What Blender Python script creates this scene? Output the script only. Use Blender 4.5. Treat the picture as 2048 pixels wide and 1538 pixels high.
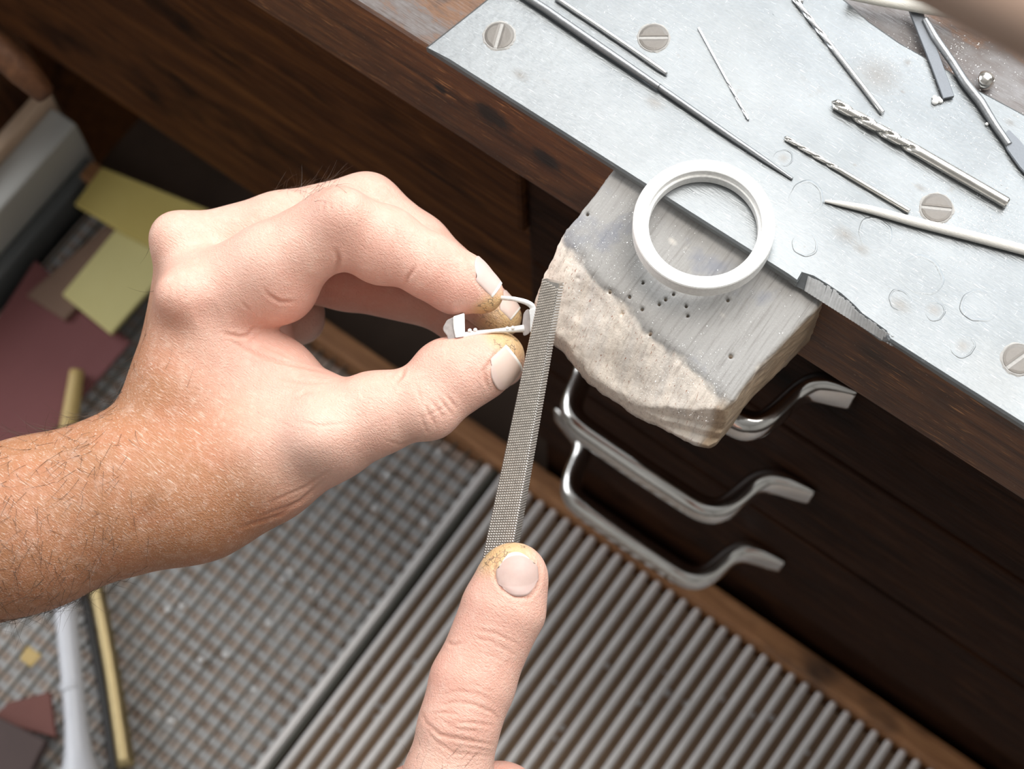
import bpy, bmesh, math, random
import numpy as np
from mathutils import Vector, Matrix
random.seed(7); rng = np.random.default_rng(7)
SC = bpy.context.scene; COL = SC.collection
for o in list(bpy.data.objects): bpy.data.objects.remove(o)

# ------------------------------------------------------------------ camera
# measured from the photograph: bench edge is world X, bench depth is +Y, up is +Z, bench plate at z = 0.90
F = 3800.0; CX, CY = 1024.0, 769.0
R = np.array([[0.8086, 0.5453, -0.2207], [0.5877, -0.7655, 0.2618], [-0.0262, -0.3414, -0.9395]])
u_, s_, v_ = np.linalg.svd(R); R = u_ @ v_
CAMP = np.array([0.0948, -0.2122, 1.3987])
def ray(px, py): return R @ np.array([(px-CX)/F, (py-CY)/F, 1.0])
def onz(px, py, z): r = ray(px, py); return CAMP + r*((z-CAMP[2])/r[2])
def ony(px, py, y): r = ray(px, py); return CAMP + r*((y-CAMP[1])/r[1])
def at(px, py, d): return CAMP + ray(px, py)*d
def c2w(P): return np.asarray(P) @ R.T + CAMP
cd = bpy.data.cameras.new('camera'); cam = bpy.data.objects.new('camera', cd); COL.objects.link(cam)
cd.sensor_fit = 'HORIZONTAL'; cd.sensor_width = 36.0; cd.lens = 36.0*F/2048.0
cd.clip_start = 0.02; cd.clip_end = 20
mw = Matrix.Identity(4)
for i in range(3):
    mw[i][0] = R[i][0]; mw[i][1] = -R[i][1]; mw[i][2] = -R[i][2]; mw[i][3] = CAMP[i]
cam.matrix_world = mw
cd.dof.use_dof = True; cd.dof.focus_distance = 0.548; cd.dof.aperture_fstop = 14.5
SC.camera = cam
# ------------------------------------------------------------------ light
w = bpy.data.worlds.new('world'); SC.world = w; w.use_nodes = True
wb = w.node_tree.nodes['Background']; wb.inputs[0].default_value = (0.80, 0.90, 1.0, 1); wb.inputs[1].default_value = 1.6
def area(name, loc, target, sx, sy, power, color):
    l = bpy.data.lights.new(name, 'AREA'); l.shape = 'RECTANGLE'; l.size = sx; l.size_y = sy; l.energy = power; l.color = color
    o = bpy.data.objects.new(name, l); COL.objects.link(o); o.location = loc
    d = Vector(target)-Vector(loc); o.rotation_euler = d.to_track_quat('-Z', 'Y').to_euler(); return o
area('bench_lamp', (0.02, 0.25, 1.85), (-0.02, -0.03, 0.9), 1.05, 0.26, 10.0, (1.0, 0.97, 0.93))
area('window_daylight', (0.1, 1.17, 1.95), (0.0, -0.3, 0.9), 1.7, 1.1, 36.0, (0.93, 0.97, 1.0))
area('side_fill', (-1.95, -0.6, 1.7), (-0.1, -0.2, 0.7), 1.4, 1.3, 22.0, (0.98, 0.98, 1.0))  # unseen fill light added on the left to lift the tray and ambient
SC.view_settings.view_transform = 'Standard'; SC.view_settings.look = 'None'
SC.view_settings.gamma = 1.0; SC.view_settings.use_curve_mapping = False
SC.view_settings.exposure = 0.0

# ------------------------------------------------------------------ helpers
def tag(o, label=None, cat=None, group=None, kind=None):
    if label: o['label'] = label
    if cat: o['category'] = cat
    if group: o['group'] = group
    if kind: o['kind'] = kind
    return o
def thing(name, label, cat, loc=(0, 0, 0), group=None):
    o = bpy.data.objects.new(name, None); COL.objects.link(o); o.location = loc; o.empty_display_size = 0.01
    return tag(o, label, cat, group)
def link_mesh(name, me, mat=None, parent=None, smooth=False):
    o = bpy.data.objects.new(name, me); COL.objects.link(o)
    if mat is not None and not me.materials: me.materials.append(mat)
    if smooth:
        me.polygons.foreach_set('use_smooth', [True]*len(me.polygons))
    if parent is not None:
        o.parent = parent
        wl = Vector((0, 0, 0)); p = parent
        while p is not None: wl += p.location; p = p.parent
        o.location = -wl
    return o
def recenter(o):
    # moves a mesh object's origin to its own middle so pieces can be told apart
    me = o.data; n = len(me.vertices); co = np.empty(n*3); me.vertices.foreach_get('co', co); co = co.reshape(-1, 3)
    c = (co.min(0)+co.max(0))/2; co -= c; me.vertices.foreach_set('co', co.ravel()); o.location = Vector(o.location)+Vector(c); me.update(); return o
def from_bm(name, bm, mat=None, parent=None, smooth=False):
    me = bpy.data.meshes.new(name); bmesh.ops.recalc_face_normals(bm, faces=bm.faces); bm.to_mesh(me); bm.free()
    return link_mesh(name, me, mat, parent, smooth)
def from_py(name, V, Fc, mat=None, parent=None, smooth=False):
    me = bpy.data.meshes.new(name); me.from_pydata([tuple(map(float, v)) for v in V], [], [tuple(f) for f in Fc]); me.update()
    return link_mesh(name, me, mat, parent, smooth)
def bx(bm, x0, x1, y0, y1, z0, z1, bev=0.0, seg=2):
    r = bmesh.ops.create_cube(bm, size=1.0, matrix=Matrix.Translation(((x0+x1)/2, (y0+y1)/2, (z0+z1)/2)) @ Matrix.Diagonal((x1-x0, y1-y0, z1-z0, 1)))
    if bev > 0:
        es = list({e for v in r['verts'] for e in v.link_edges})
        bmesh.ops.bevel(bm, geom=es, offset=bev, segments=seg, affect='EDGES', profile=0.6)
def box(name, x0, x1, y0, y1, z0, z1, mat, parent=None, bev=0.0):
    bm = bmesh.new(); bx(bm, x0, x1, y0, y1, z0, z1, bev); return from_bm(name, bm, mat, parent)
def frames(P):
    P = np.asarray(P, float); T = np.gradient(P, axis=0); T /= np.linalg.norm(T, axis=1)[:, None]
    n = np.cross(T[0], [0, 0, 1.0])
    if np.linalg.norm(n) < 1e-3: n = np.cross(T[0], [1.0, 0, 0])
    n /= np.linalg.norm(n); N = [n]
    for t in T[1:]:
        n = n - t*np.dot(n, t); n /= np.linalg.norm(n); N.append(n)
    N = np.array(N); return P, T, N, np.cross(T, N)
def sweep(P, prof, caps=True):
    """prof(i, th) -> (a, b) offsets; returns verts, faces. prof gives an (n,2) array for section i"""
    P, T, N, B = frames(P); V = []; Fc = []
    for i in range(len(P)):
        s = prof(i); V += [P[i]+N[i]*a+B[i]*b for a, b in s]
    n = len(prof(0))
    for i in range(len(P)-1):
        for k in range(n):
            k2 = (k+1) % n; Fc.append((i*n+k, i*n+k2, (i+1)*n+k2, (i+1)*n+k))
    if caps: Fc.append(tuple(range(n))[::-1]); Fc.append(tuple((len(P)-1)*n+k for k in range(n)))
    return np.array(V), Fc
def circ(r, n=12, sy=1.0, ph=0): return [(r*math.cos(2*math.pi*k/n+ph), r*sy*math.sin(2*math.pi*k/n+ph)) for k in range(n)]
def tube(name, P, rad, mat, parent=None, n=12, sy=1.0, smooth=True):
    rr = rad if hasattr(rad, '__len__') else [rad]*len(P)
    V, Fc = sweep(P, lambda i: circ(rr[i], n, sy)); o = from_py(name, V, Fc, mat, parent, smooth); return o
def resample(P, rad, step):
    P = np.asarray(P, float); L = np.r_[0, np.cumsum(np.linalg.norm(np.diff(P, axis=0), axis=1))]
    t = np.linspace(0, L[-1], max(3, int(L[-1]/step)+1))
    return np.stack([np.interp(t, L, P[:, k]) for k in range(3)], 1), np.interp(t, L, rad)
def smooth_path(P, rad, step, it=3):
    Q, r = resample(P, rad, step)
    for _ in range(it): Q[1:-1] = (Q[:-2]+2*Q[1:-1]+Q[2:])/4
    return Q, r

# ------------------------------------------------------------------ materials
class NT:
    def __init__(s, name):
        s.m = bpy.data.materials.new(name); s.m.use_nodes = True; s.t = s.m.node_tree; s.n = s.t.nodes
        s.b = s.n['Principled BSDF']; s.co = None
    def node(s, ty, **kw):
        n = s.n.new(ty)
        for k, v in kw.items(): setattr(n, k, v)
        return n
    def link(s, a, b): s.t.links.new(a, b)
    def coords(s, scale=(1, 1, 1), rot=(0, 0, 0)):
        g = s.node('ShaderNodeNewGeometry'); mp = s.node('ShaderNodeMapping'); mp.inputs['Scale'].default_value = scale; mp.inputs['Rotation'].default_value = rot
        s.link(g.outputs['Position'], mp.inputs['Vector']); return mp.outputs[0]
    def noise(s, scale, vec=None, detail=4, rough=.6, dist=0.0):
        n = s.node('ShaderNodeTexNoise'); n.inputs['Scale'].default_value = scale; n.inputs['Detail'].default_value = detail
        n.inputs['Roughness'].default_value = rough; n.inputs['Distortion'].default_value = dist
        s.link(vec if vec is not None else s.coords(), n.inputs['Vector']); return n.outputs[0]
    def ramp(s, fac, stops):
        r = s.node('ShaderNodeValToRGB'); e = r.color_ramp.elements
        while len(e) < len(stops): e.new(0.5)
        for i, (p, c) in enumerate(stops):
            e[i].position = p; e[i].color = (*c, 1) if len(c) == 3 else c
        s.link(fac, r.inputs[0]); return r.outputs[0]
    def g(s, fac, a, b): return s.ramp(fac, [(a, (0, 0, 0)), (b, (1, 1, 1))])
    def mix(s, fac, a, b, mode='MIX'):
        m = s.node('ShaderNodeMix', data_type='RGBA', blend_type=mode)
        for sock, v in ((m.inputs[0], fac), (m.inputs[6], a), (m.inputs[7], b)):
            if hasattr(v, 'node'): s.link(v, sock)
            elif isinstance(v, (int, float)): sock.default_value = v
            else: sock.default_value = (*v, 1)
        return m.outputs[2]
    def math(s, op, a, b=0.0):
        m = s.node('ShaderNodeMath', operation=op)
        for sock, v in ((m.inputs[0], a), (m.inputs[1], b)):
            if hasattr(v, 'node'): s.link(v, sock)
            else: sock.default_value = v
        return m.outputs[0]
    def set(s, **kw):
        for k, v in kw.items():
            k = k.replace('_', ' ')
            if hasattr(v, 'node'): s.link(v, s.b.inputs[k])
            elif isinstance(v, tuple) and len(v) == 3 and k.endswith('Color'): s.b.inputs[k].default_value = (*v, 1)
            else: s.b.inputs[k].default_value = v
    def bump(s, h, dist, strength=1.0, prev=None):
        b = s.node('ShaderNodeBump'); b.inputs['Distance'].default_value = dist; b.inputs['Strength'].default_value = strength
        s.link(h, b.inputs['Height'])
        if prev is not None: s.link(prev, b.inputs['Normal'])
        s.link(b.outputs[0], s.b.inputs['Normal']); return b.outputs[0]
    def attr(s, name):
        a = s.node('ShaderNodeAttribute'); a.attribute_name = name; return a.outputs['Color']

def wood_mat(name, dark, mid, light, rough=.5, stretch=(6, 60, 60), scratch=True, dusttop=False, spec=.5):
    t = NT(name); v = t.coords(stretch)
    n1 = t.noise(3.0, v, 6, .65, .8); n2 = t.noise(14, v, 4, .6)
    c = t.ramp(n1, [(.30, dark), (.52, mid), (.72, light)])
    c = t.mix(t.math('MULTIPLY', n2, .55), c, dark)
    blot = t.noise(16, t.coords((1, 1.6, 1.6)), 3, .6)
    c = t.mix(t.g(blot, .56, .72), c, tuple(x*.25 for x in dark))
    if scratch:
        sv = t.coords((45, 330, 330), (0, .5, .25)); sn = t.noise(3.0, sv, 2, .5)
        sm = t.noise(45, None, 2)
        k = t.math('MULTIPLY', t.g(sn, .62, .68), t.g(sm, .44, .58))
        c = t.mix(k, c, (.42, .20, .075))
        dots = t.noise(900, None, 1)
        c = t.mix(t.math('MULTIPLY', t.g(dots, .70, .76), .5), c, (.45, .36, .28))
    if dusttop:
        ge = t.node('ShaderNodeNewGeometry'); sp = t.node('ShaderNodeSeparateXYZ'); t.link(ge.outputs['Normal'], sp.inputs[0])
        up = t.g(sp.outputs[2], .55, .9)
        dn = t.noise(35, t.coords((.8, 1.8, 1)), 5, .7)
        dc = t.ramp(dn, [(.30, (.05, .03, .022)), (.42, (.15, .065, .025)), (.50, (.11, .085, .075)), (.64, (.17, .155, .15)), (.8, (.25, .24, .245))])
        c = t.mix(up, c, dc)
    t.set(Base_Color=c, Roughness=t.math('ADD', t.math('MULTIPLY', n2, .35), rough-.15)); t.b.inputs['Specular IOR Level'].default_value = spec
    t.bump(n2, .0006, .6)
    return t.m
M = {}
def burn(mat, spots, col=(.006, .005, .005), amt=.9, top=False, nz=300, soft=.7):
    t = NT.__new__(NT); t.m = mat; t.t = mat.node_tree; t.n = t.t.nodes; t.b = t.n['Principled BSDF']
    src = t.b.inputs['Base Color'].links[0].from_socket
    for (px, py, a, b) in spots:
        p = onz(px, py, .9) if top else ony(px, py, 0); g = t.node('ShaderNodeNewGeometry'); s_ = t.node('ShaderNodeVectorMath', operation='SUBTRACT'); t.link(g.outputs['Position'], s_.inputs[0]); s_.inputs[1].default_value = tuple(p)
        m_ = t.node('ShaderNodeVectorMath', operation='MULTIPLY'); t.link(s_.outputs[0], m_.inputs[0]); m_.inputs[1].default_value = (1/a, 1/b, 40) if top else (1/a, 40, 1/b)
        l_ = t.node('ShaderNodeVectorMath', operation='LENGTH'); t.link(m_.outputs[0], l_.inputs[0]); k = t.math('ADD', l_.outputs['Value'], t.math('MULTIPLY', t.noise(nz), .6))
        src = t.mix(t.math('MULTIPLY', t.math('SUBTRACT', 1.0, t.g(k, soft, 1.35)), amt), src, col)
    t.link(src, t.b.inputs['Base Color'])
M['bench_wood'] = wood_mat('bench_wood', (.032, .011, .004), (.135, .048, .014), (.27, .105, .030), .42, dusttop=True)
burn(M['bench_wood'], [(985, 232, .013, .010), (1092, 318, .009, .008), (880, 178, .004, .004)])
PLATE_STAINS = [(1755, 150, .013, .011), (1690, 470, .007, .004), (1722, 498, .005, .003), (1310, 205, .006, .004), (1815, 125, .0022, .0022), (1806, 184, .0016, .001), (2020, 245, .003, .002), (1800, 610, .006, .004), (1840, 375, .004, .002), (1040, 150, .005, .003)]
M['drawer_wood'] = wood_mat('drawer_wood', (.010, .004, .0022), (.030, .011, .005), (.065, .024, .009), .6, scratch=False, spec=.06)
M['apron_wood'] = wood_mat('apron_wood', (.030, .009, .003), (.082, .028, .007), (.155, .057, .013), .65, scratch=False, spec=.08)
M['rail_wood'] = wood_mat('rail_wood', (.17, .07, .024), (.36, .16, .062), (.50, .245, .105), .6, scratch=False)
M['leg_wood'] = wood_mat('leg_wood', (.06, .022, .008), (.16, .065, .025), (.30, .13, .055), .6, (30, 30, 5), scratch=False)
M['pale_wood'] = wood_mat('pale_wood', (.56, .38, .25), (.74, .54, .38), (.86, .68, .52), .7, (30, 5, 30), scratch=False)

def plate_mat():
    t = NT('aluminium'); fine = t.noise(9, t.coords((26, 230, 200), (0, 0, .35)), 3, .6)
    cl = t.noise(28, None, 5, .6); cl2 = t.noise(9, None, 3, .5); sp = t.noise(140, None, 4, .7)
    c = t.ramp(cl, [(.3, (.138, .148, .153)), (.5, (.172, .182, .187)), (.75, (.208, .219, .223))])
    c = t.mix(t.math('MULTIPLY', t.g(cl2, .56, .78), .45), c, (.19, .18, .16))
    c = t.mix(t.math('MULTIPLY', t.math('MULTIPLY', t.g(sp, .62, .72), t.g(cl, .5, .62)), .55), c, (.12, .10, .08))
    sc1 = t.noise(7, t.coords((30, 420, 300), (0, 0, .55)), 2, .5); sc2 = t.noise(7, t.coords((420, 30, 300), (0, 0, .3)), 2, .5)
    c = t.mix(t.math('MULTIPLY', t.g(sc1, .66, .74), .5), c, (.42, .43, .44)); c = t.mix(t.math('MULTIPLY', t.g(sc2, .70, .76), .4), c, (.42, .43, .44))
    rgh = t.math('ADD', t.math('MULTIPLY', cl, .14), .23)
    t.set(Base_Color=c, Metallic=.62, Roughness=rgh)
    b = t.bump(fine, .00016, .5); b2 = t.bump(t.noise(420, None, 2), .00012, .5, b)
    t.bump(t.noise(40, None, 3), .0006, .4, b2)
    return t.m
M['plate'] = plate_mat(); burn(M['plate'], PLATE_STAINS, (.10, .085, .07), .62, True, 1200, .2); burn(M['plate'], [(1567, 316, .0028, .0028), (1925, 692, .0035, .0035), (1710, 330, .0012, .001), (1868, 620, .004, .003)], (.13, .115, .10), .5, True, 1500, .4)
def metal(name, col, rough, met=1.0, nz=300, amt=.12, bump=0.0):
    t = NT(name); n = t.noise(nz, None, 4, .6)
    t.set(Base_Color=t.mix(n, tuple(x*.75 for x in col), tuple(min(1, x*1.2) for x in col)), Metallic=met, Roughness=t.math('ADD', t.math('MULTIPLY', n, amt), rough-amt/2))
    if bump: t.bump(n, bump, .6)
    return t.m
M['cut_metal'] = metal('freshly_filed_aluminium', (.46, .46, .455), .5, .25, 900, .2)
M['steel'] = metal('polished_steel', (.78, .75, .70), .20)
M['steel_bright'] = metal('bright_steel', (.85, .85, .85), .20)
M['steel_grey'] = metal('grey_steel', (.28, .285, .29), .40, .8, 900, .15, .0001)
M['steel_flat'] = metal('dull_flat_steel', (.17, .18, .195), .55, .5, 1500, .2, .00008)
M['file_steel'] = metal('file_steel', (.54, .50, .455), .34, .9, 800, .15)
M['chrome'] = metal('chrome', (.70, .68, .65), .13, 1.0, 90, .10)
M['screw'] = metal('screw_metal', (.155, .14, .125), .5, .5, 700, .2, .00015)
M['dust_grey'] = metal('packed_dust', (.42, .40, .375), .9, .1, 1500, .1, .0002)
M['silver'] = metal('matte_silver', (.86, .83, .80), .55, .25, 1200, .12, .00004)
M['silver_shade'] = metal('brushed_silver', (.62, .55, .52), .36, .75, 900, .2)
M['brass'] = metal('brass', (.46, .36, .19), .42, .85, 200, .15)
M['bar_metal'] = metal('bar_metal', (.72, .69, .67), .45, .3, 38, .25)
M['wire_dark'] = metal('dark_wire', (.07, .07, .055), .5, .3, 100, .2)
M['crumb'] = metal('white_crumb', (.85, .83, .80), .9, 0, 800, .1)
M['filing'] = metal('silver_filings', (.95, .94, .92), .35, .3, 800, .1)
def simple(name, a, b, rough=.8, scale=60, stretch=(1, 1, 1), bump=0.0002):
    t = NT(name); n = t.noise(scale, t.coords(stretch), 5, .65); t.set(Base_Color=t.mix(n, a, b), Roughness=rough); t.bump(n, bump, .6); return t.m
M['stick'] = simple('pale_stick_wood', (.62, .58, .50), (.80, .77, .70), .75, 40, (10, 90, 90))
M['skewer'] = simple('dusty_stick_wood', (.52, .49, .44), (.78, .75, .70), .8, 60, (10, 60, 60))
M['yellow'] = simple('yellow_paper', (.58, .50, .20), (.72, .66, .32), .9, 12)
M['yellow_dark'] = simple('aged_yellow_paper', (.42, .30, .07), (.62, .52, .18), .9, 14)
M['red_sheet'] = simple('red_abrasive', (.16, .045, .045), (.22, .075, .075), .7, 20, (1.2, .4, 1))
M['brown_card'] = simple('brown_card', (.16, .095, .065), (.27, .17, .12), .8, 22)
M['dark_red'] = simple('dark_red_block', (.14, .05, .04), (.20, .075, .06), .7, 30)
M['dark_brown'] = simple('dark_brown_block', (.05, .03, .028), (.085, .05, .045), .6, 20)
M['tin'] = simple('grey_lining', (.46, .45, .42), (.56, .55, .51), .6, 8)
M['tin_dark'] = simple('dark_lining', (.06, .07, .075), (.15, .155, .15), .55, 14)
M['white_plastic'] = simple('white_plastic', (.60, .61, .66), (.70, .71, .74), .35, 10)
M['black_rubber'] = simple('dark_grip', (.03, .03, .032), (.05, .05, .05), .6, 20)
M['yellow_wood'] = simple('yellow_lacquer_wood', (.50, .34, .12), (.62, .46, .19), .5, 20, (40, 40, 4))
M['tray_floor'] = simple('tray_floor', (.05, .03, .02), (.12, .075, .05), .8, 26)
M['tan_board'] = simple('tan_board', (.30, .19, .11), (.52, .37, .25), .8, 24)
M['cross_grey'] = simple('dull_grey_strip', (.42, .42, .42), (.62, .61, .60), .5, 70)
M['tan_arm'] = simple('tan_painted_metal', (.34, .23, .17), (.38, .26, .20), .45, 15)
M['floor'] = simple('workshop_floor', (.03, .02, .015), (.06, .045, .035), .8, 5)
M['hair'] = simple('dark_hair', (.035, .02, .012), (.09, .055, .035), .5, 200)
def slat_mat():
    t = NT('dusty_slat'); n = t.noise(55, None, 4, .6); n2 = t.noise(130, None, 3, .6)
    c = t.ramp(n, [(.3, (.38, .29, .235)), (.5, (.58, .47, .40)), (.66, (.62, .57, .53)), (.8, (.75, .75, .75))])
    t.set(Base_Color=c, Roughness=.6, Metallic=.15); return t.m
M['slat'] = slat_mat()
def pin_mat():
    t = NT('pin_wood'); col = t.attr('col')
    v = t.coords((210, 12, 60), (0, 0, -.28)); gr = t.noise(5, v, 5, .65, .3)
    c = t.mix(t.ramp(gr, [(.3, (.55, .55, .55)), (.6, (1, 1, 1))]), (0, 0, 0), col, 'MIX')
    c = t.mix(1.0, col, t.ramp(gr, [(.28, (.68, .66, .65)), (.48, (.97, .97, .97)), (.75, (1.08, 1.08, 1.08))]), 'MULTIPLY')
    # short reddish rays of the beech
    fl = t.noise(6, t.coords((620, 50, 160), (0, 0, -.28)), 2, .5); fa = t.node('ShaderNodeAttribute'); fa.attribute_name = 'pale'
    k = t.math('MULTIPLY', t.g(fl, .66, .70), fa.outputs['Fac']); c = t.mix(k, c, (.40, .17, .10))
    st = t.noise(60, None, 4, .6); k2 = t.math('MULTIPLY', t.g(st, .58, .72), t.math('SUBTRACT', .6, t.math('MULTIPLY', fa.outputs['Fac'], .5)))
    c = t.mix(k2, c, (.17, .18, .22))
    t.set(Base_Color=c, Roughness=.8); b = t.bump(gr, .0003, .6); t.bump(t.noise(1300, None, 2), .0002, .6, b); return t.m
M['pin'] = pin_mat()
def skin_mat():
    t = NT('skin'); col = t.attr('col'); msk = t.attr('msk'); sx = t.node('ShaderNodeSeparateColor'); t.link(msk, sx.inputs[0])
    dirt, tan, knk = sx.outputs[0], sx.outputs[1], sx.outputs[2]
    n1 = t.noise(70, None, 4, .6); n2 = t.noise(330, None, 3, .6)
    c = t.mix(t.math('MULTIPLY', t.g(n1, .42, .7), .35), col, t.mix(.5, col, (.62, .20, .13)))
    c = t.mix(t.math('MULTIPLY', t.g(n2, .5, .75), .22), c, (.85, .66, .54))
    # crazed dark cracks on the worked fingertips
    vo = t.node('ShaderNodeTexVoronoi'); vo.feature = 'DISTANCE_TO_EDGE'; vo.inputs['Scale'].default_value = 620; t.link(t.coords((1, 1, 1)), vo.inputs['Vector'])
    cr = t.math('SUBTRACT', 1.0, t.g(vo.outputs['Distance'], .0, .07)); gate = t.g(t.noise(300, None, 2), .50, .60)
    c = t.mix(t.math('MULTIPLY', t.math('MULTIPLY', cr, gate), dirt), c, (.05, .045, .04))
    c = t.mix(t.math('MULTIPLY', knk, .32), c, (.46, .18, .11))
    # pale flaky lines on the dry tanned skin
    wv = t.coords((130, 1500, 900)); fl = t.noise(2.3, wv, 2, .55, .5)
    c = t.mix(t.math('MULTIPLY', t.math('MULTIPLY', t.g(fl, .585, .66), tan), .42), c, (.85, .70, .60))
    t.set(Base_Color=c, Roughness=.48); t.b.inputs['Subsurface Weight'].default_value = .18
    t.b.inputs['Subsurface Radius'].default_value = (1.0, .35, .2); t.b.inputs['Subsurface Scale'].default_value = .003
    t.b.inputs['Specular IOR Level'].default_value = .45
    h = t.math('ADD', t.math('MULTIPLY', fl, .7), t.math('MULTIPLY', n2, .6))
    b = t.bump(h, .00040, .8)
    v2 = t.node('ShaderNodeTexVoronoi'); v2.feature = 'DISTANCE_TO_EDGE'; v2.inputs['Scale'].default_value = 900; t.link(t.coords((1, 1, 1)), v2.inputs['Vector'])
    t.bump(t.g(v2.outputs['Distance'], 0, .25), .00010, .6, b)
    return t.m
M['skin'] = skin_mat()
def nail_mat():
    t = NT('nail'); n = t.noise(500, None, 3); col = t.attr('col')
    t.set(Base_Color=t.mix(t.math('MULTIPLY', n, .15), col, (.85, .74, .66)), Roughness=.5); t.b.inputs['Subsurface Weight'].default_value = .15
    t.b.inputs['Subsurface Radius'].default_value = (1.0, .5, .35); t.b.inputs['Subsurface Scale'].default_value = .002
    t.bump(n, .00004, .5); return t.m
M['nail'] = nail_mat()

# ------------------------------------------------------------------ signed distance mesher (surface nets)
def surface_nets(f, o, h):
    nx, ny, nz = f.shape; s = f < 0
    cell = np.zeros((nx-1, ny-1, nz-1), np.int8)
    for a in (0, 1):
        for b in (0, 1):
            for c in (0, 1): cell += s[a:nx-1+a, b:ny-1+b, c:nz-1+c]
    idx = np.argwhere((cell > 0) & (cell < 8)); I = -np.ones(cell.shape, np.int32); I[tuple(idx.T)] = np.arange(len(idx))
    acc = np.zeros((len(idx), 3)); cnt = np.zeros(len(idx))
    cor = [(a, b, c) for a in (0, 1) for b in (0, 1) for c in (0, 1)]
    for p in cor:
        for ax in range(3):
            if p[ax] == 0:
                q = list(p); q[ax] = 1
                fa = f[idx[:, 0]+p[0], idx[:, 1]+p[1], idx[:, 2]+p[2]]; fb = f[idx[:, 0]+q[0], idx[:, 1]+q[1], idx[:, 2]+q[2]]
                k = (fa < 0) != (fb < 0); t = fa[k]/(fa[k]-fb[k]); pt = np.tile(np.array(p, float), (k.sum(), 1)); pt[:, ax] += t
                acc[k] += pt; cnt[k] += 1
    V = (idx+acc/cnt[:, None])*h+o
    Q = []
    for ax in range(3):
        sl0 = [slice(1, -1)]*3; sl1 = [slice(1, -1)]*3; sl0[ax] = slice(0, -1); sl1[ax] = slice(1, None)
        a = s[tuple(sl0)]; b = s[tuple(sl1)]; e = np.argwhere(a != b)
        inside = a[tuple(e.T)]
        e = e.copy(); off = [1, 1, 1]; off[ax] = 0; e += off
        u, v = [(1, 2), (2, 0), (0, 1)][ax]
        def ci(du, dv):
            g = e.copy(); g[:, u] += du; g[:, v] += dv; return I[g[:, 0], g[:, 1], g[:, 2]]
        q = np.stack([ci(-1, -1), ci(0, -1), ci(0, 0), ci(-1, 0)], 1)
        q[~inside] = q[~inside][:, ::-1]; Q.append(q)
    return V, np.concatenate(Q)
def smin(a, b, k):
    if k <= 0: return np.minimum(a, b)
    h = np.maximum(k-np.abs(a-b), 0)/k; return np.minimum(a, b)-h*h*k*.25
class Field:
    def __init__(s, lo, hi, h):
        s.o = np.array(lo, float); s.h = h; s.n = np.ceil((np.array(hi)-s.o)/h).astype(int)+1
        s.ax = [(s.o[i]+np.arange(s.n[i])*h).astype(np.float32) for i in range(3)]
        s.f = np.full(s.n, 1.0, np.float32)
    def win(s, lo, hi):
        a = np.clip(np.floor((np.array(lo)-s.o)/s.h).astype(int), 0, s.n-1); b = np.clip(np.ceil((np.array(hi)-s.o)/s.h).astype(int)+1, 1, s.n)
        return tuple(slice(a[i], max(b[i], a[i]+1)) for i in range(3))
    def grid(s, W): return np.meshgrid(*[s.ax[i][W[i]] for i in range(3)], indexing='ij', sparse=True)
    def seg(s, A, B, ra, rb, W, sc=None):
        X, Y, Z = s.grid(W); A = np.array(A, np.float32); D = (np.array(B)-A).astype(np.float32)
        px, py, pz = X-A[0], Y-A[1], Z-A[2]
        t = np.clip((px*D[0]+py*D[1]+pz*D[2])/max(float(D@D), 1e-12), 0, 1)
        dx, dy, dz = px-t*D[0], py-t*D[1], pz-t*D[2]
        if sc is not None: dx, dy, dz = dx/sc[0], dy/sc[1], dz/sc[2]
        return np.sqrt(dx*dx+dy*dy+dz*dz)-(ra+t*(rb-ra))
    def capsule(s, A, B, ra, rb, k, target=None, sc=None):
        m = max(ra, rb)*(1 if sc is None else max(sc))+k+4*s.h
        lo = np.minimum(A, B)-m; hi = np.maximum(A, B)+m; W = s.win(lo, hi); T = s.f if target is None else target
        T[W] = smin(T[W], s.seg(A, B, ra, rb, W, sc), k)
    def groove(s, P, r, k):
        for A, B in zip(P[:-1], P[1:]):
            m = r+k+4*s.h; W = s.win(np.minimum(A, B)-m, np.maximum(A, B)+m)
            s.f[W] = -smin(-s.f[W], s.seg(A, B, r, r, W), k)
def build_sdf_mesh(name, V, Q, mat, parent, relax=2):
    V = V.copy()
    for _ in range(relax):
        acc = np.zeros_like(V); cnt = np.zeros(len(V))
        for i in range(4):
            a = Q[:, i]; b = Q[:, (i+1) % 4]
            np.add.at(acc, a, V[b]); np.add.at(cnt, a, 1); np.add.at(acc, b, V[a]); np.add.at(cnt, b, 1)
        V = V*.5+.5*acc/np.maximum(cnt, 1)[:, None]
    me = bpy.data.meshes.new(name); me.vertices.add(len(V)); me.vertices.foreach_set('co', V.ravel())
    me.loops.add(Q.size); me.loops.foreach_set('vertex_index', Q.ravel().astype(np.int32))
    me.polygons.add(len(Q)); me.polygons.foreach_set('loop_start', np.arange(0, Q.size, 4, dtype=np.int32)); me.polygons.foreach_set('loop_total', np.full(len(Q), 4, np.int32))
    me.update(calc_edges=True); me.validate()
    return link_mesh(name, me, mat, parent, True), V
def vcol(o, name, C):
    a = o.data.color_attributes.new(name, 'FLOAT_COLOR', 'POINT'); C4 = np.ones((len(C), 4), np.float32); C4[:, :3] = C; a.data.foreach_set('color', C4.ravel())
def wob(V, s, seed=0):
    r = np.random.default_rng(seed); f = 0
    for i in range(5):
        d = r.normal(size=3); d /= np.linalg.norm(d); f = f+np.sin(V@d*s*(.6+.3*i)+r.uniform(0, 6.28))
    return f/5

# ================================================================== floor
box('floor', -2.5, 2.5, -2.5, 2.5, -.05, 0.0, M['floor']); tag(bpy.data.objects['floor'], kind='structure')

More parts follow.
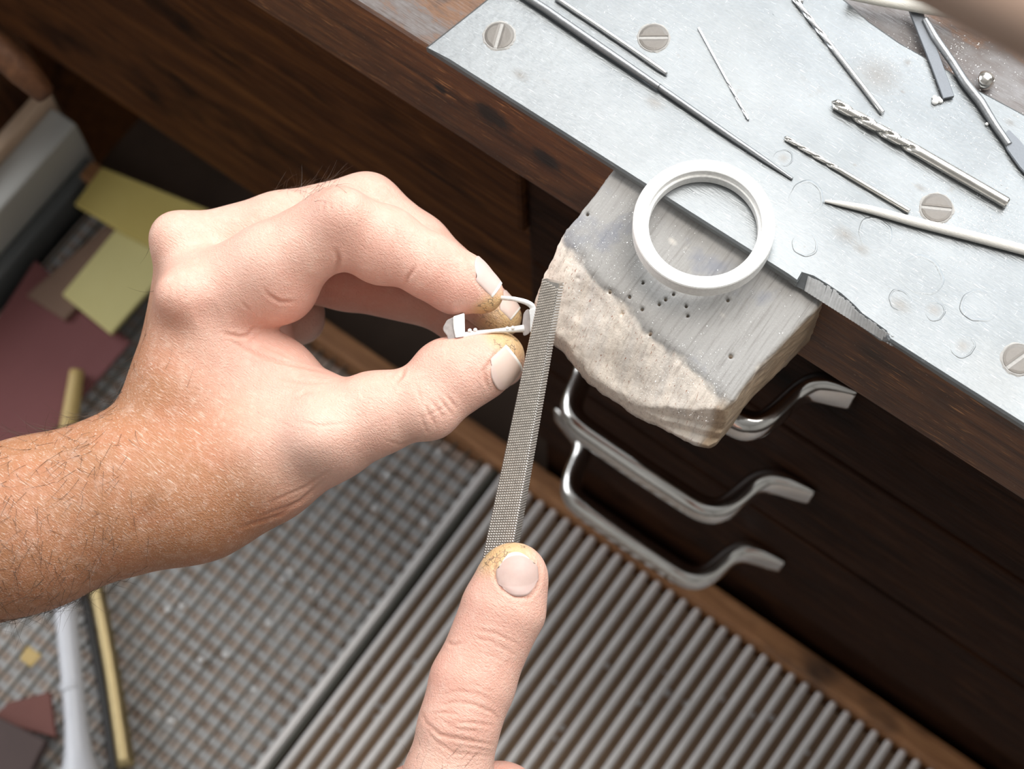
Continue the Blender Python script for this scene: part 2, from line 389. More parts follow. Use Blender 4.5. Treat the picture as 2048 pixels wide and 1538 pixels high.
M['wall'] = simple('plaster', (.50, .48, .45), (.58, .56, .53), .9, 6)
M['ceiling'] = simple('ceiling_paint', (.70, .69, .67), (.76, .75, .73), .9, 6)
def structure(name, *a): o = box(name, *a); o['kind'] = 'structure'; return o
bm = bmesh.new()
bx(bm, -2.1, -.85, 1.2, 1.3, 0, 2.6); bx(bm, 1.05, 2.1, 1.2, 1.3, 0, 2.6); bx(bm, -.85, 1.05, 1.2, 1.3, 0, 1.35); bx(bm, -.85, 1.05, 1.2, 1.3, 2.5, 2.6)
from_bm('wall_back', bm, M['wall'])['kind'] = 'structure'
bm = bmesh.new()
bx(bm, -2.1, -2.0, -2.2, -1.4, 0, 2.6); bx(bm, -2.1, -2.0, .2, 1.2, 0, 2.6); bx(bm, -2.1, -2.0, -1.4, .2, 0, 1.0); bx(bm, -2.1, -2.0, -1.4, .2, 2.4, 2.6)
from_bm('wall_left', bm, M['wall'])['kind'] = 'structure'
structure('wall_right', 2.0, 2.1, -2.2, 1.2, 0, 2.6, M['wall']); structure('wall_front', -2.1, 2.1, -2.3, -2.2, 0, 2.6, M['wall'])
structure('ceiling', -2.1, 2.1, -2.3, 1.3, 2.6, 2.7, M['ceiling'])
for k, (x0, x1, y0, y1, z0, z1) in enumerate([(-.85, 1.05, 1.22, 1.27, 1.35, 2.5), (-2.07, -2.03, -1.4, .2, 1.0, 2.4)]):
    bm = bmesh.new(); e = .05
    if k == 0:
        for a in (x0, (x0+x1)/2-e/2, x1-e): bx(bm, a, a+e, y0, y1, z0, z1)
        for a in (z0, z1-e): bx(bm, x0, x1, y0, y1, a, a+e)
    else:
        for a in (y0, (y0+y1)/2-e/2, y1-e): bx(bm, x0, x1, a, a+e, z0, z1)
        for a in (z0, z1-e): bx(bm, x0, x1, y0, y1, a, a+e)
    from_bm('window_%d' % (k+1), bm, M['ceiling'])['kind'] = 'structure'

# ================================================================== workbench
ZP = 0.900; ZS = 0.8970
bench = thing('workbench', 'old dark wooden jeweller workbench with a screwed aluminium plate along its front edge', 'workbench', (0, .3, 0))
bm = bmesh.new(); bx(bm, -.62, .50, 0.0, .55, .848, ZS, .0025, 3)
from_bm('worktop', bm, M['bench_wood'], bench)
box('apron', -.60, -.0839, .0195, .045, .590, .765, M['apron_wood'], bench, .002)
box('apron_rail', -.60, -.0839, .0125, .045, .768, .8478, M['apron_wood'], bench, .002)
box('side_panel', -.60, -.56, .05, .54, .0, .8475, M['apron_wood'], bench, .002)
box('back_leg', .40, .47, .47, .54, .0, .8475, M['leg_wood'], bench, .003)
box('front_leg', -.60, -.43, -.03, .04, .0, .575, M['leg_wood'], bench, .008)
P, r = smooth_path([ony(-60, 55, -.034), ony(0, 100, -.034), ony(50, 145, -.034), ony(90, 188, -.034)], [.0062, .0066, .0064, .0045], .003)
tube('wooden_catch', P, r, M['leg_wood'], bench, 16)

# aluminium plate with a filed notch in its front edge
front_px = [(855, 90), (900, 118), (1000, 183), (1100, 247), (1235, 333), (1330, 393), (1450, 463), (1530, 513), (1580, 544), (1600, 557)]
front = [onz(x, y, ZP)[:2] for x, y in front_px]; front = [(x, -.0012) for x, y in front]
notch_px = [(1605, 548), (1625, 555), (1650, 570), (1680, 590), (1705, 612), (1722, 630), (1745, 646), (1770, 664)]
notch = [tuple(onz(x, y, ZP)[:2]) for x, y in notch_px]
top_poly = front+notch+[(.0560, -.0012), (.075, -.0012), (.10, -.0012), (.20, -.0012), (.32, -.0012), (.32, .083), (.20, .083)]
top_poly += [tuple(onz(x, y, ZP)[:2]) for x, y in [(2048, 227), (1960, 180), (1900, 141), (1850, 112), (1800, 84), (1740, 42), (1692, 0)]]
top_poly += [(-.05, .087), (-.080, .078), (-.0905, .052), (-.0985, .036)]
bot_poly = [(x, y) if not (.02 < x < .0585 and y < .02) else (x, -.0012-.0004*math.sin(x*4000)) for x, y in top_poly]
# densify front notch for file grooves
def plate_mesh():
    n = len(top_poly); zt, zb = ZP, ZS+.0001; e = .0007
    cx, cy = .05, .045
    V = []; inner = []
    pts = np.array(top_poly)
    for i in range(n):
        a = pts[i-1]; b = pts[i]; c = pts[(i+1) % n]
        t = (c-a)/np.linalg.norm(c-a); nrm = np.array([-t[1], t[0]])
        inner.append(b+nrm*e)
    for p in inner: V.append((p[0], p[1], zt))
    for p in pts: V.append((p[0], p[1], zt-e*.8))
    for p in bot_poly: V.append((p[0], p[1], zb))
    Fc = [tuple(range(n))]
    for r_ in (0, 1):
        for i in range(n): j = (i+1) % n; Fc.append((r_*n+j, r_*n+i, (r_+1)*n+i, (r_+1)*n+j))
    Fc.append(tuple(range(2*n, 3*n))[::-1]); return V, Fc
V, Fc = plate_mesh(); plate = from_py('metal_plate', V, Fc, M['plate'], bench)
bm = bmesh.new(); bm.from_mesh(plate.data); bmesh.ops.recalc_face_normals(bm, faces=bm.faces); bm.to_mesh(plate.data); bm.free()
plate['label'] = 'scratched bright aluminium plate'
# file grooves in the notch: little ridges lying on its slope
bm = bmesh.new()
for i in range(30):
    x = .0275+i*.00098; tp = np.interp(x, [p[0] for p in notch], [p[1] for p in notch])
    a = Vector((x+random.uniform(-.0002, .0002), tp+.0001+random.uniform(-.0003, .0004), ZP+.00006)); b = Vector((x+.0012, -.0012, ZS+.0005)); wd = .00056
    if (a-b).length < .001: continue
    side = Vector((1, .1, 0))*wd; up = Vector((0, -.00022, .00028))
    vs = [bm.verts.new(p) for p in (a-side, a+side, b+side, b-side, a+up, b+up)]
    for f in ((0, 4, 5, 3), (4, 1, 2, 5), (0, 1, 4), (3, 5, 2)): bm.faces.new([vs[k] for k in f])
from_bm('filed_ridge', bm, M['cut_metal'], plate)
def screw(px, py, ang, rr=.00445):
    c = onz(px, py, ZP); bm = bmesh.new(); N = 28; z1 = ZP+.00035
    d = Vector((math.cos(ang), math.sin(ang), 0)); s = Vector((-d.y, d.x, 0)); hw = .00055
    for sg in (1, -1):
        # half disc either side of the slot
        arc = []
        a0 = math.asin(hw/rr)
        for k in range(N//2+1):
            th = a0+(math.pi-2*a0)*k/(N//2); p = d*math.cos(th)*rr+s*math.sin(th)*rr*sg; arc.append(p)
        top = [bm.verts.new((c[0]+p.x*.97, c[1]+p.y*.97, z1-.00004)) for p in arc]; bot = [bm.verts.new((c[0]+p.x, c[1]+p.y, ZP-.0004)) for p in arc]
        m_ = [bm.verts.new((c[0]+p.x*.8, c[1]+p.y*.8, z1+.00012)) if abs(p.dot(s)) > hw*1.2 else bm.verts.new((c[0]+p.x*.97, c[1]+p.y*.97, z1+.00002)) for p in arc]
        bm.faces.new(m_)
        n = len(arc)
        for k in range(n-1):
            bm.faces.new((top[k], top[k+1], m_[k+1], m_[k])); bm.faces.new((bot[k], bot[k+1], top[k+1], top[k]))
        bm.faces.new((top[0], m_[0], m_[-1], top[-1])); bm.faces.new((bot[0], top[0], top[-1], bot[-1]))
    o = from_bm('screw', bm, M['screw'], plate)
    return c
for q in [(998, 72, 1.95), (1307, 76, .62), (1873, 417, .50), (2037, 719, 1.25)]:
    c = screw(*q)
    # ring of packed dust round the head and in the slot (part of the screw's seat)
    bm = bmesh.new(); N = 40; ri, ro = .0043, .0050; vs = []
    for k in range(N):
        th = 2*math.pi*k/N; w_ = random.uniform(.97, 1.06)
        vs.append([bm.verts.new((c[0]+math.cos(th)*rr_*(w_ if j == 2 else 1), c[1]+math.sin(th)*rr_*(w_ if j == 2 else 1), z_)) for j, (rr_, z_) in enumerate(((ri, ZP+.0001), ((ri+ro)/2, ZP+.00034), (ro, ZP+.00002)))])
    for k in range(N):
        for j in (0, 1): bm.faces.new((vs[k][j], vs[k][j+1], vs[(k+1) % N][j+1], vs[(k+1) % N][j]))
    d = Vector((math.cos(q[2]), math.sin(q[2]), 0)); s = Vector((-d.y, d.x, 0))
    vv = [bm.verts.new(Vector((c[0], c[1], ZP+.00012))+d*a*.0042+s*b*.0006) for a, b in ((-1, -1), (1, -1), (1, 1), (-1, 1))]; bm.faces.new(vv)
    from_bm('screw_dust', bm, M['dust_grey'], plate)
def hammer_mark(px, py, rpx, seed):
    c = onz(px, py, ZP); r0 = rpx/6.95/1000; rg = np.random.default_rng(seed); bm = bmesh.new(); N = 48; ph = rg.uniform(0, 6.28, 4); vs = []
    for k in range(N):
        th = 2*math.pi*k/N; rr = r0*(1+.05*math.sin(2*th+ph[0])+.04*math.sin(3*th+ph[1])+.02*math.sin(7*th+ph[2]))
        h = .00016*(.55+.45*math.sin(th+ph[3]))+.00002
        vs.append([bm.verts.new((c[0]+math.cos(th)*rr*q, c[1]+math.sin(th)*rr*q, ZP+z)) for q, z in ((.86, .00002), (.97, h), (1.03, .00002))])
    for k in range(N):
        for j in (0, 1): bm.faces.new((vs[k][j], vs[k][j+1], vs[(k+1) % N][j+1], vs[(k+1) % N][j]))
    from_bm('hammer_mark', bm, M['plate'], plate, True)
for i, q in enumerate([(1613, 395, 35), (1750, 467, 34), (1843, 550, 42), (1958, 612, 35), (1567, 316, 19), (1925, 692, 24), (1610, 488, 26), (1870, 622, 20), (1800, 600, 22)]): hammer_mark(*q, i)

# ================================================================== drawer cabinet
YF = .015
cab = thing('drawer_cabinet', 'dark wooden drawer cabinet with chrome pulls under the bench front', 'cabinet', (.2, .25, 0))
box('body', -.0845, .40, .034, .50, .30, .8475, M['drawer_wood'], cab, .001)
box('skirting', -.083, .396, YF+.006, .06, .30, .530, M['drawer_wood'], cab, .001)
def handle_mesh(zc):
    # bow pull: flared feet flat on the drawer front, necks bending out to a level bar
    yb = -.0150; key = [(-.0610, YF-.0012, 0, .0085, .0014), (-.055, YF-.0022, 0, .0098, .0026), (-.0485, YF-.0032, 0, .0098, .0036), (-.0430, YF-.0050, 0, .0086, .0044), (-.0400, YF-.0095, 0, .0074, .0046),
           (-.0378, YF-.0190, 0, .0070, .0046), (-.0355, yb+.0040, 0, .0072, .0046), (-.0315, yb+.0008, 0, .0076, .0046), (-.025, yb, 0, .0078, .0046), (0, yb-.0004, 0, .0080, .0046)]
    key = key+[(-a, b, c, d, e) for a, b, c, d, e in key[-2::-1]]
    K = np.array(key); L = np.r_[0, np.cumsum(np.linalg.norm(np.diff(K[:, :3], axis=0), axis=1))]; t = np.linspace(0, L[-1], 90)
    S = np.stack([np.interp(t, L, K[:, k]) for k in range(5)], 1)
    for _ in range(4): S[1:-1] = (S[:-2]+2*S[1:-1]+S[2:])/4
    V = []; Fc = []; N = 16
    T = np.gradient(S[:, :3], axis=0); T /= np.linalg.norm(T, axis=1)[:, None]; Z = np.array([0, 0, 1.0])
    for i in range(len(S)):
        nrm = np.cross(T[i], Z)
        for k in range(N):
            th = 2*math.pi*k/N; ca, sa = math.cos(th), math.sin(th)
            a = math.copysign(abs(ca)**.75, ca)*S[i, 3]; b = math.copysign(abs(sa)**.75, sa)*S[i, 4]
            V.append(np.array([S[i, 0], S[i, 1], zc])+Z*a+nrm*b)
    for i in range(len(S)-1):
        for k in range(N): Fc.append((i*N+k, i*N+(k+1) % N, (i+1)*N+(k+1) % N, (i+1)*N+k))
    Fc.append(tuple(range(N))[::-1]); Fc.append(tuple((len(S)-1)*N+k for k in range(N)))
    V = np.array(V); V[:, 0] -= .0105
    if zc > .75: V[:, 0] = .0505+(V[:, 0]-.0505)*.78
    return V, Fc
for i, (z0, z1, zc) in enumerate([(.744, .846, .806), (.637, .741, .694), (.532, .634, .588)]):
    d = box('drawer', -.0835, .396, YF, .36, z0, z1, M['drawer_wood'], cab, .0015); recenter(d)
    V, Fc = handle_mesh(zc); o = from_py('handle', V, Fc, M['chrome'], d, True)
    o.location = -Vector(d.location)-Vector(cab.location)
    bm = bmesh.new(); bm.from_mesh(o.data); bmesh.ops.recalc_face_normals(bm, faces=bm.faces); bm.to_mesh(o.data); bm.free()

# ================================================================== filings tray with grid
tray = thing('filings_tray', 'open pull-out bench tray with wooden rail, lined side and metal grid bottom', 'tray', (0, -.15, .45))
box('back_rail', -.38, .36, .004, .0155, .445, .485, M['rail_wood'], tray, .002)
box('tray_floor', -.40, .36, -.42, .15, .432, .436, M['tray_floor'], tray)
bm = bmesh.new(); bx(bm, -.412, -.404, -.42, .024, .43, .520, .002); from_bm('side_rail', bm, M['pale_wood'], tray)
box('side_lining', -.4038, -.386, -.42, .020, .437, .512, M['tin'], tray, .002)
V = [(-.386, -.42, .511), (-.386, .0195, .511), (-.3715, .0195, .4372), (-.3715, -.42, .4372), (-.3872, -.42, .437), (-.3872, .0195, .437)]
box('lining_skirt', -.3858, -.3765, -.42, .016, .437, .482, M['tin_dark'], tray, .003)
YG0 = -.40; XS = -.1028; PITCH = .00795
def bars(name, xs, wd, z0, z1, mat, y0, y1, rot=False):
    bm = bmesh.new(); bx(bm, -wd/2, wd/2, y0, y1, z0, z1, min(wd, z1-z0)*.3, 1)
    me = bpy.data.meshes.new(name); bm.to_mesh(me); bm.free(); me.materials.append(mat)
    for x in xs:
        o = bpy.data.objects.new(name, me); COL.objects.link(o); o.parent = tray; o.location = Vector((x, 0, 0))-tray.location
bars('grid_bar', np.arange(XS+.0060, .34, PITCH), .0035, .4690, .4745, M['bar_metal'], YG0, .0038)
bars('grid_wire', np.arange(XS-.0085, -.372, -PITCH), .00125, .4715, .4735, M['wire_dark'], YG0, .0038)
bars('grid_frame_bar', [XS-.0030], .0050, .466, .4745, M['bar_metal'], YG0, .0038)
bars('grid_frame_bar', [XS+.0012], .0016, .466, .4745, M['wire_dark'], YG0, .0038)
bars('slat', np.arange(XS-.0085-PITCH/2, -.372, -PITCH), .0076, .4590, .4622, M['slat'], YG0, .0035)
bm = bmesh.new()
for y in np.arange(-.395, .0, .00795): bx(bm, -.37, XS-.006, y-.0019, y+.0019, .4615, .4640)
tag(from_bm('cross_wires', bm, M['cross_grey'], tray), kind='stuff')
bm = bmesh.new(); box('grid_board', XS+.004, .345, -.40, .003, .4560, .4600, M['tan_board'], tray)
rg = np.random.default_rng(3)
for i in range(420):
    x = rg.uniform(-.36, .32); y = rg.uniform(-.38, 0); bmesh.ops.create_icosphere(bm, subdivisions=1, radius=rg.uniform(.0008, .0024), matrix=Matrix.Translation((x, y, .4640 if x < XS else .4605)) @ Matrix.Diagonal((1, 1, .4, 1)))
tag(from_bm('metal_scraps', bm, M['filing'], tray), kind='stuff')

def slab_px(name, pxs, z0, th, mat, label, cat, group=None):
    top = [onz(x, y, z0+th) for x, y in pxs]; n = len(top); bot = [np.array([p[0], p[1], z0]) for p in top]
    o = from_py(name, top+bot, [tuple(range(n)), tuple(range(n, 2*n))[::-1]]+[((i+1) % n, i, n+i, n+(i+1) % n) for i in range(n)], mat)
    bm = bmesh.new(); bm.from_mesh(o.data); bmesh.ops.recalc_face_normals(bm, faces=bm.faces)
    bmesh.ops.bevel(bm, geom=list(bm.edges), offset=min(.0006, th*.3), segments=1, affect='EDGES'); bm.to_mesh(o.data); bm.free()
    recenter(o); return tag(o, label, cat, group)
slab_px('abrasive_sheet', [(70, 520), (262, 684), (150, 812), (-60, 1060), (-190, 930), (-60, 720)], .4746, .0016, M['red_sheet'], 'dark red abrasive sheet lying on the tray grid left of the forearm', 'sandpaper')
slab_px('brown_card', [(250, 415), (300, 450), (130, 640), (52, 590)], .4763, .0030, M['brown_card'], 'brown card strip between red sheet and yellow papers', 'card')
slab_px('yellow_paper', [(236, 452), (352, 520), (222, 668), (124, 588)], .4795, .0035, M['yellow'], 'square pale yellow paper pad beside the hand knuckles', 'paper')
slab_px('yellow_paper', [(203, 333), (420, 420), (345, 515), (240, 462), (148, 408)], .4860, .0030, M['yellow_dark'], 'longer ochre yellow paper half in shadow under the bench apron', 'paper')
slab_px('red_block', [(15, 1405), (100, 1382), (112, 1475), (-20, 1440)], .4746, .004, M['dark_red'], 'thin red abrasive offcut at lower left of the tray', 'sandpaper')
slab_px('brown_block', [(-70, 1400), (92, 1480), (52, 1560), (-120, 1530)], .4790, .008, M['dark_brown'], 'dark brown block in the lower left tray corner', 'block')
slab_px('orange_scrap', [(55, 1290), (84, 1310), (62, 1335), (38, 1318)], .4747, .0015, M['yellow_wood'], 'small orange scrap on the grid left of the white handle', 'scrap')
def rod_px(name, pxs, z, rad, mat, label, cat, n=14, sy=1.0):
    P = [onz(x, y, z) for x, y in pxs]; P, r = smooth_path(P, rad, .004); o = tube(name, P, r, mat, None, n, sy); recenter(o); return tag(o, label, cat)
rod_px('wooden_stick', [(154, 742), (146, 800), (134, 870), (120, 950), (104, 1040)], .4815, [.0038, .0043, .0045, .0045, .0042], M['yellow_wood'], 'short yellow wooden stick on the red abrasive sheet above the wrist', 'stick')
rod_px('brass_rod', [(168, 1080), (184, 1150), (200, 1210), (224, 1340), (248, 1500), (253, 1534)], .4790, [.0042, .0044, .0040, .0040, .0044, .0046], M['brass'], 'brass rod lying on the grid beside the white brush handle', 'rod')
rod_px('dark_rod', [(150, 1100), (175, 1220), (205, 1380), (228, 1538), (240, 1610)], .4772, [.0022]*5, M['black_rubber'], 'thin dark rod lying between brass rod and white handle', 'rod')
t = thing('white_brush', 'white plastic brush handle lying on the tray grid below the wrist', 'brush', tuple(onz(150, 1450, .48)))
P, r = smooth_path([onz(x, y, .4815) for x, y in [(110, 1100), (128, 1180), (136, 1270), (146, 1370), (153, 1450), (158, 1510), (162, 1560)]], [.0054, .0056, .0056, .0056, .0058, .0072, .0105], .004)
tube('handle', P, r, M['white_plastic'], t, 16)
P, r = smooth_path([onz(143, 1368, .4815), onz(145, 1382, .4815)], [.0060, .0060], .001); tube('collar', P, r, M['white_plastic'], t, 16)

# ================================================================== bench pin (carved wood block)
def poly_sd(poly, X, Y):
    n = len(poly); d = np.full(np.broadcast(X, Y).shape, 1e9); ins = np.zeros(d.shape, bool)
    for i in range(n):
        ax, ay = poly[i]; bx_, by = poly[(i+1) % n]; ex, ey = bx_-ax, by-ay; wx, wy = X-ax, Y-ay
        t = np.clip((wx*ex+wy*ey)/(ex*ex+ey*ey), 0, 1); d = np.minimum(d, (wx-ex*t)**2+(wy-ey*t)**2)
        c = ((ay > Y) != (by > Y)) & (X < (bx_-ax)*(Y-ay)/(by-ay+1e-12)+ax); ins ^= c
    d = np.sqrt(d); return np.where(ins, -d, d)
def plane3(A, B, C, up=(0, 0, 1)):
    n = np.cross(np.array(B)-A, np.array(C)-A); n /= np.linalg.norm(n)
    if n@np.array(up) < 0: n = -n
    return n, float(n@np.array(A))
def topz(y): return .8952+y*.10
def on_top(px, py):
    z = .8945
    for _ in range(6): p = onz(px, py, z); z = topz(p[1])
    return p
H_ = .00055
fp = Field((-.050, -.066, .852), (.042, .0025, .900), H_)
X, Y, Z = np.meshgrid(*fp.ax, indexing='ij', sparse=True)
low = [(onz(x, y, z)[0], onz(x, y, z)[1]) for x, y, z in [(1648, 604, .8945), (1606, 676, .8640), (1500, 800, .8635), (1432, 893, .862), (1415, 902, .862), (1385, 893, .862), (1345, 872, .863), (1312, 850, .864), (1290, 838, .866), (1268, 822, .868), (1225, 792, .868), (1180, 758, .869), (1150, 722, .870), (1130, 690, .872), (1100, 660, .874), (1072, 622, .876), (1066, 590, .878), (1085, 550, .882), (1108, 510, .886), (1122, 470, .8925), (1180, 400, .894), (1237, 333, .8945)]]
low[0] = (.0342, .0022); low[1] = (.0335, -.004); low[-1] = (-.0386, .0022)
pd = poly_sd(low, fp.ax[0][:, None].astype(float), fp.ax[1][None, :].astype(float)).astype(np.float32)[:, :, None]
# noisy sides: rougher where filed
def lattice(n, cells, seed):
    g_ = np.random.default_rng(seed).normal(size=tuple(max(2, int(c_)) for c_ in cells)).astype(np.float32)
    for ax__ in range(3):
        t = np.linspace(0, g_.shape[ax__]-1.001, n[ax__]); i = t.astype(int); fr_ = (t-i); fr_ = fr_*fr_*(3-2*fr_); sh = [1, 1, 1]; sh[ax__] = -1; fr_ = fr_.reshape(sh).astype(np.float32)
        g_ = np.take(g_, i, ax__)*(1-fr_)+np.take(g_, i+1, ax__)*fr_
    return g_
wx = lattice(fp.n, (70, 22, 30), 1)*1.6+lattice(fp.n, (24, 14, 10), 2)*1.8+lattice(fp.n, (130, 60, 60), 3)*.8
top = Z-(.8952+Y*.10); bot = (.8630)-Z
crease = [on_top(1128, 474), on_top(1215, 560), on_top(1292, 632)]
n1, d1 = plane3(on_top(1128, 474), on_top(1300, 668), onz(1130, 695, .8775))
n2, d2 = plane3(on_top(1290, 640), on_top(1462, 806), onz(1330, 815, .8785))
n3, d3 = plane3(on_top(1128, 474), on_top(1190, 545), onz(1070, 600, .8820))
p1 = n1[0]*X+n1[1]*Y+n1[2]*Z-d1; p2 = n2[0]*X+n2[1]*Y+n2[2]*Z-d2; p3 = n3[0]*X+n3[1]*Y+n3[2]*Z-d3
w2 = lattice(fp.n, (11, 8, 5), 8)*.00055+lattice(fp.n, (26, 18, 8), 9)*.00022; p1 = p1+w2; p2 = p2+w2; p3 = p3+w2
def smax(a, b, k): return -smin(-a, -b, k)
f = smax(pd+wx*.00010, top+0*X, .0012)
f = smax(f, bot+0*f, .0008)
f = smax(f, p1+wx*.00006, .0016); f = smax(f, p3+wx*.00006, .0016); f = smax(f, p2+wx*.00006, .0014)
# two sawn steps at the tip
a_, b_ = onz(1262, 815, .872), onz(1455, 862, .872); e = np.array([b_[0]-a_[0], b_[1]-a_[1]]); e /= np.linalg.norm(e); nn = np.array([e[1], -e[0]])
if nn[1] > 0: nn = -nn
s1 = (X-a_[0])*nn[0]+(Y-a_[1])*nn[1]
a2, b2 = onz(1310, 842, .869), onz(1445, 865, .869)
s2 = (X-a2[0])*nn[0]+(Y-a2[1])*nn[1]
f = np.maximum(f, np.minimum(s1+wx*.0001, Z-.8722+wx*.0001))
f = np.maximum(f, np.minimum(s2+wx*.0001, Z-.8670+wx*.0001))
# right top corner worn off near the tip
n4, d4 = plane3(on_top(1466, 800), on_top(1510, 770), onz(1455, 860, .872), (1, -1, 1)); 
f = np.maximum(f, n4[0]*X+n4[1]*Y+n4[2]*Z-d4)
fp.f = f.astype(np.float32)
for (x, y) in [(1221, 579), (1259, 592), (1246, 617), (1285, 617), (1199, 600), (1157, 547), (1147, 577), (1286, 565), (1332, 598), (1347, 588), (1373, 612), (1376, 630), (1319, 607), (1302, 663), (1456, 600), (1175, 428), (1462, 712)]:
    c = on_top(x, y); fp.groove([c+np.array([0, 0, .002]), c-np.array([0, 0, .004])], .00058 if x != 1462 else .0007, .0003)
V, Q = surface_nets(fp.f, fp.o, H_)
pin = thing('bench_pin', 'worn wooden bench pin wedge with chewed pale front jutting from bench edge', 'bench pin', (0, -.02, .863))
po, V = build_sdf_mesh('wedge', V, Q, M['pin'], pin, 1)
tp = V[:, 2]-(.8952+V[:, 1]*.10); pale = np.clip((-.0008-tp+.0009*wob(V, 420, 6)+.0006*wob(V, 1300, 7))/.0012, 0, 1)
side = np.clip((V[:, 0]-.0275+V[:, 1]*-.06)/.002, 0, 1)*np.clip(-tp/.003, 0, 1)
Vr = np.stack([V[:, 0]*.95+V[:, 1]*.31, V[:, 1]*.95-V[:, 0]*.31, V[:, 2]], 1); nz = wob(V, 160, 1)*.5+.5; gz = wob(Vr*np.array([1, .06, .15]), 1300, 2)*.5+.5
grey = np.array([.31, .297, .28]); cream = np.array([.92, .82, .71]); ash = np.array([.68, .65, .62]); tanw = np.array([.42, .31, .21])
mx = (np.clip(gz*1.6-.45, 0, 1)*np.clip(nz*1.5-.2, 0, 1)*.85)[:, None]; C = grey[None]*(1-pale[:, None])+(cream[None]*(1-mx)+ash[None]*mx)*pale[:, None]
C = C*(1-side[:, None])+tanw*(.8+.5*gz[:, None])*side[:, None]
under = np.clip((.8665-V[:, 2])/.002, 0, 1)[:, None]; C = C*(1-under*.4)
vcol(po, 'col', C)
a = po.data.attributes.new('pale', 'FLOAT', 'POINT'); a.data.foreach_set('value', (pale*(1-side*.5)).astype(np.float32))

# ================================================================== ring on the bench edge
rc = onz(1408, 446, ZP+.0060)[:2]
prof = [(.0166, .0060), (.0199, .0060), (.0202, .0056), (.0202, .0004), (.0199, 0), (.0160, 0), (.0156, .0003), (.0156, .0036), (.0158, .0038), (.0163, .0038), (.0164, .0040), (.0164, .0058)]
V = []; Fc = []; N = 96; n = len(prof)
for k in range(N):
    th = 2*math.pi*k/N
    for r_, z in prof: V.append((rc[0]+r_*math.cos(th), rc[1]+r_*math.sin(th), ZP+.0001+z))
for k in range(N):
    for j in range(n): Fc.append((k*n+j, ((k+1) % N)*n+j, ((k+1) % N)*n+(j+1) % n, k*n+(j+1) % n))
o = from_py('silver_ring', V, Fc, M['silver'], None, True)
bm = bmesh.new(); bm.from_mesh(o.data); bmesh.ops.recalc_face_normals(bm, faces=bm.faces)
for ed in bm.edges:
    if len(ed.link_faces) == 2 and ed.calc_face_angle() > .5: ed.smooth = False
bm.to_mesh(o.data); bm.free(); recenter(o)
tag(o, 'large matte white silver ring band lying across plate edge and pin', 'ring')

# ================================================================== tools on the plate
def drill(A, B, r, lf, pitch, label, mat, tip_at_start=True):
    """A = cutting tip, B = shank end (pixels on the plate); lf = fluted share of the length"""
    a = onz(*A, ZP+r); b = onz(*B, ZP+r); L = np.linalg.norm(b-a); d = (b-a)/L; s = np.cross(d, [0, 0, 1.0]); s /= np.linalg.norm(s); u = np.cross(s, d)
    root = thing('drill_bit', label, 'drill bit', tuple(b), 'drill bits on the plate')
    N = 28; V = []; Fc = []; nf = int(lf*L/.00022); ts = np.r_[np.linspace(0, r*.9, 5)[:-1], np.linspace(r*.9, lf*L, nf)]
    for t_ in ts:
        tw = 2*math.pi*t_/pitch; tip = min(1, t_/(r*.9)+.04); fade = 1-np.clip((t_-lf*L*.86)/(lf*L*.14), 0, 1)
        for k in range(N):
            th = 2*math.pi*k/N; c2 = math.cos(th*2-2*tw)
            rr = r*(1-.44*fade*max(0, c2+.15)**1.3)*tip
            V.append(a+d*t_+s*(rr*math.cos(th))+u*(rr*math.sin(th)))
    m_ = len(ts)
    for i in range(m_-1):
        for k in range(N): Fc.append((i*N+k, i*N+(k+1) % N, (i+1)*N+(k+1) % N, (i+1)*N+k))
    Fc.append(tuple(range(N))[::-1])
    o1 = from_py('flutes', V, Fc, mat, root, True)
    P = [a+d*(lf*L*.995), a+d*(lf*L+.0004), b-d*r*.25, b]; V, Fc = [], []
    o2 = tube('shank', P, [r, r*1.01, r*1.01, r*.8], mat, root, 24)
    for o_ in (o1, o2):
        bm = bmesh.new(); bm.from_mesh(o_.data); bmesh.ops.recalc_face_normals(bm, faces=bm.faces)
        for ed in bm.edges:
            if len(ed.link_faces) == 2 and ed.calc_face_angle() > .6: ed.smooth = False
        bm.to_mesh(o_.data); bm.free()
drill((1663, 203), (2016, 407), .00165, .51, .0165, 'thickest steel drill bit with bronze sheen lying on the plate', M['steel'])
drill((1585, -8), (1766, 226), .00082, .46, .0125, 'shiny drill bit at the plate back, flutes running out of frame', M['steel_bright'])
drill((1568, 274), (1819, 423), .00080, .46, .0098, 'slim drill bit between the ring and the thickest bit', M['steel'])
drill((1498, 241), (1397, 55), .00042, .42, .009, 'hair-thin drill bit standing alone in the plate middle', M['steel_bright'])
drill((1606, 6), (1580, -30), .00070, .5, .006, 'drill bit end peeking in at the top photo edge', M['steel_bright'])
# long needle file
def polytool(name, pxs, rad, lift, mat, parent, n=12, sy=1.0, ridges=None):
    P = [onz(x, y, ZP+l) for (x, y), l in zip(pxs, lift)]; P, r = smooth_path(P, rad, .0003 if ridges else .001, 4)
    if ridges:
        L = np.linspace(0, 1, len(P))
        for lo, hi, amp in ridges: r = r*np.where((L > lo) & (L < hi), 1+amp*np.where(np.arange(len(P)) % 2, 1, -1), 1)
    return tube(name, P, r, mat, parent, n, sy)
t = thing('needle_file', 'long slender round needle file lying diagonally across the plate', 'file', tuple(onz(1300, 180, ZP)))
polytool('tang', [(1025, -25), (1060, -2), (1091, 18), (1128, 44), (1202, 95), (1318, 174)], [.0011, .0012, .00122, .00122, .00125, .00098], [.0017]*6, M['steel_grey'], t, 12, 1, [(.25, .62, .03)])
polytool('cutting_shaft', [(1317, 173), (1448, 264), (1530, 320), (1585, 358)], [.00098, .00095, .00078, .00045], [.0013, .0011, .0009, .0005], M['steel_grey'], t, 12, 1, [(0, 1, .05)])
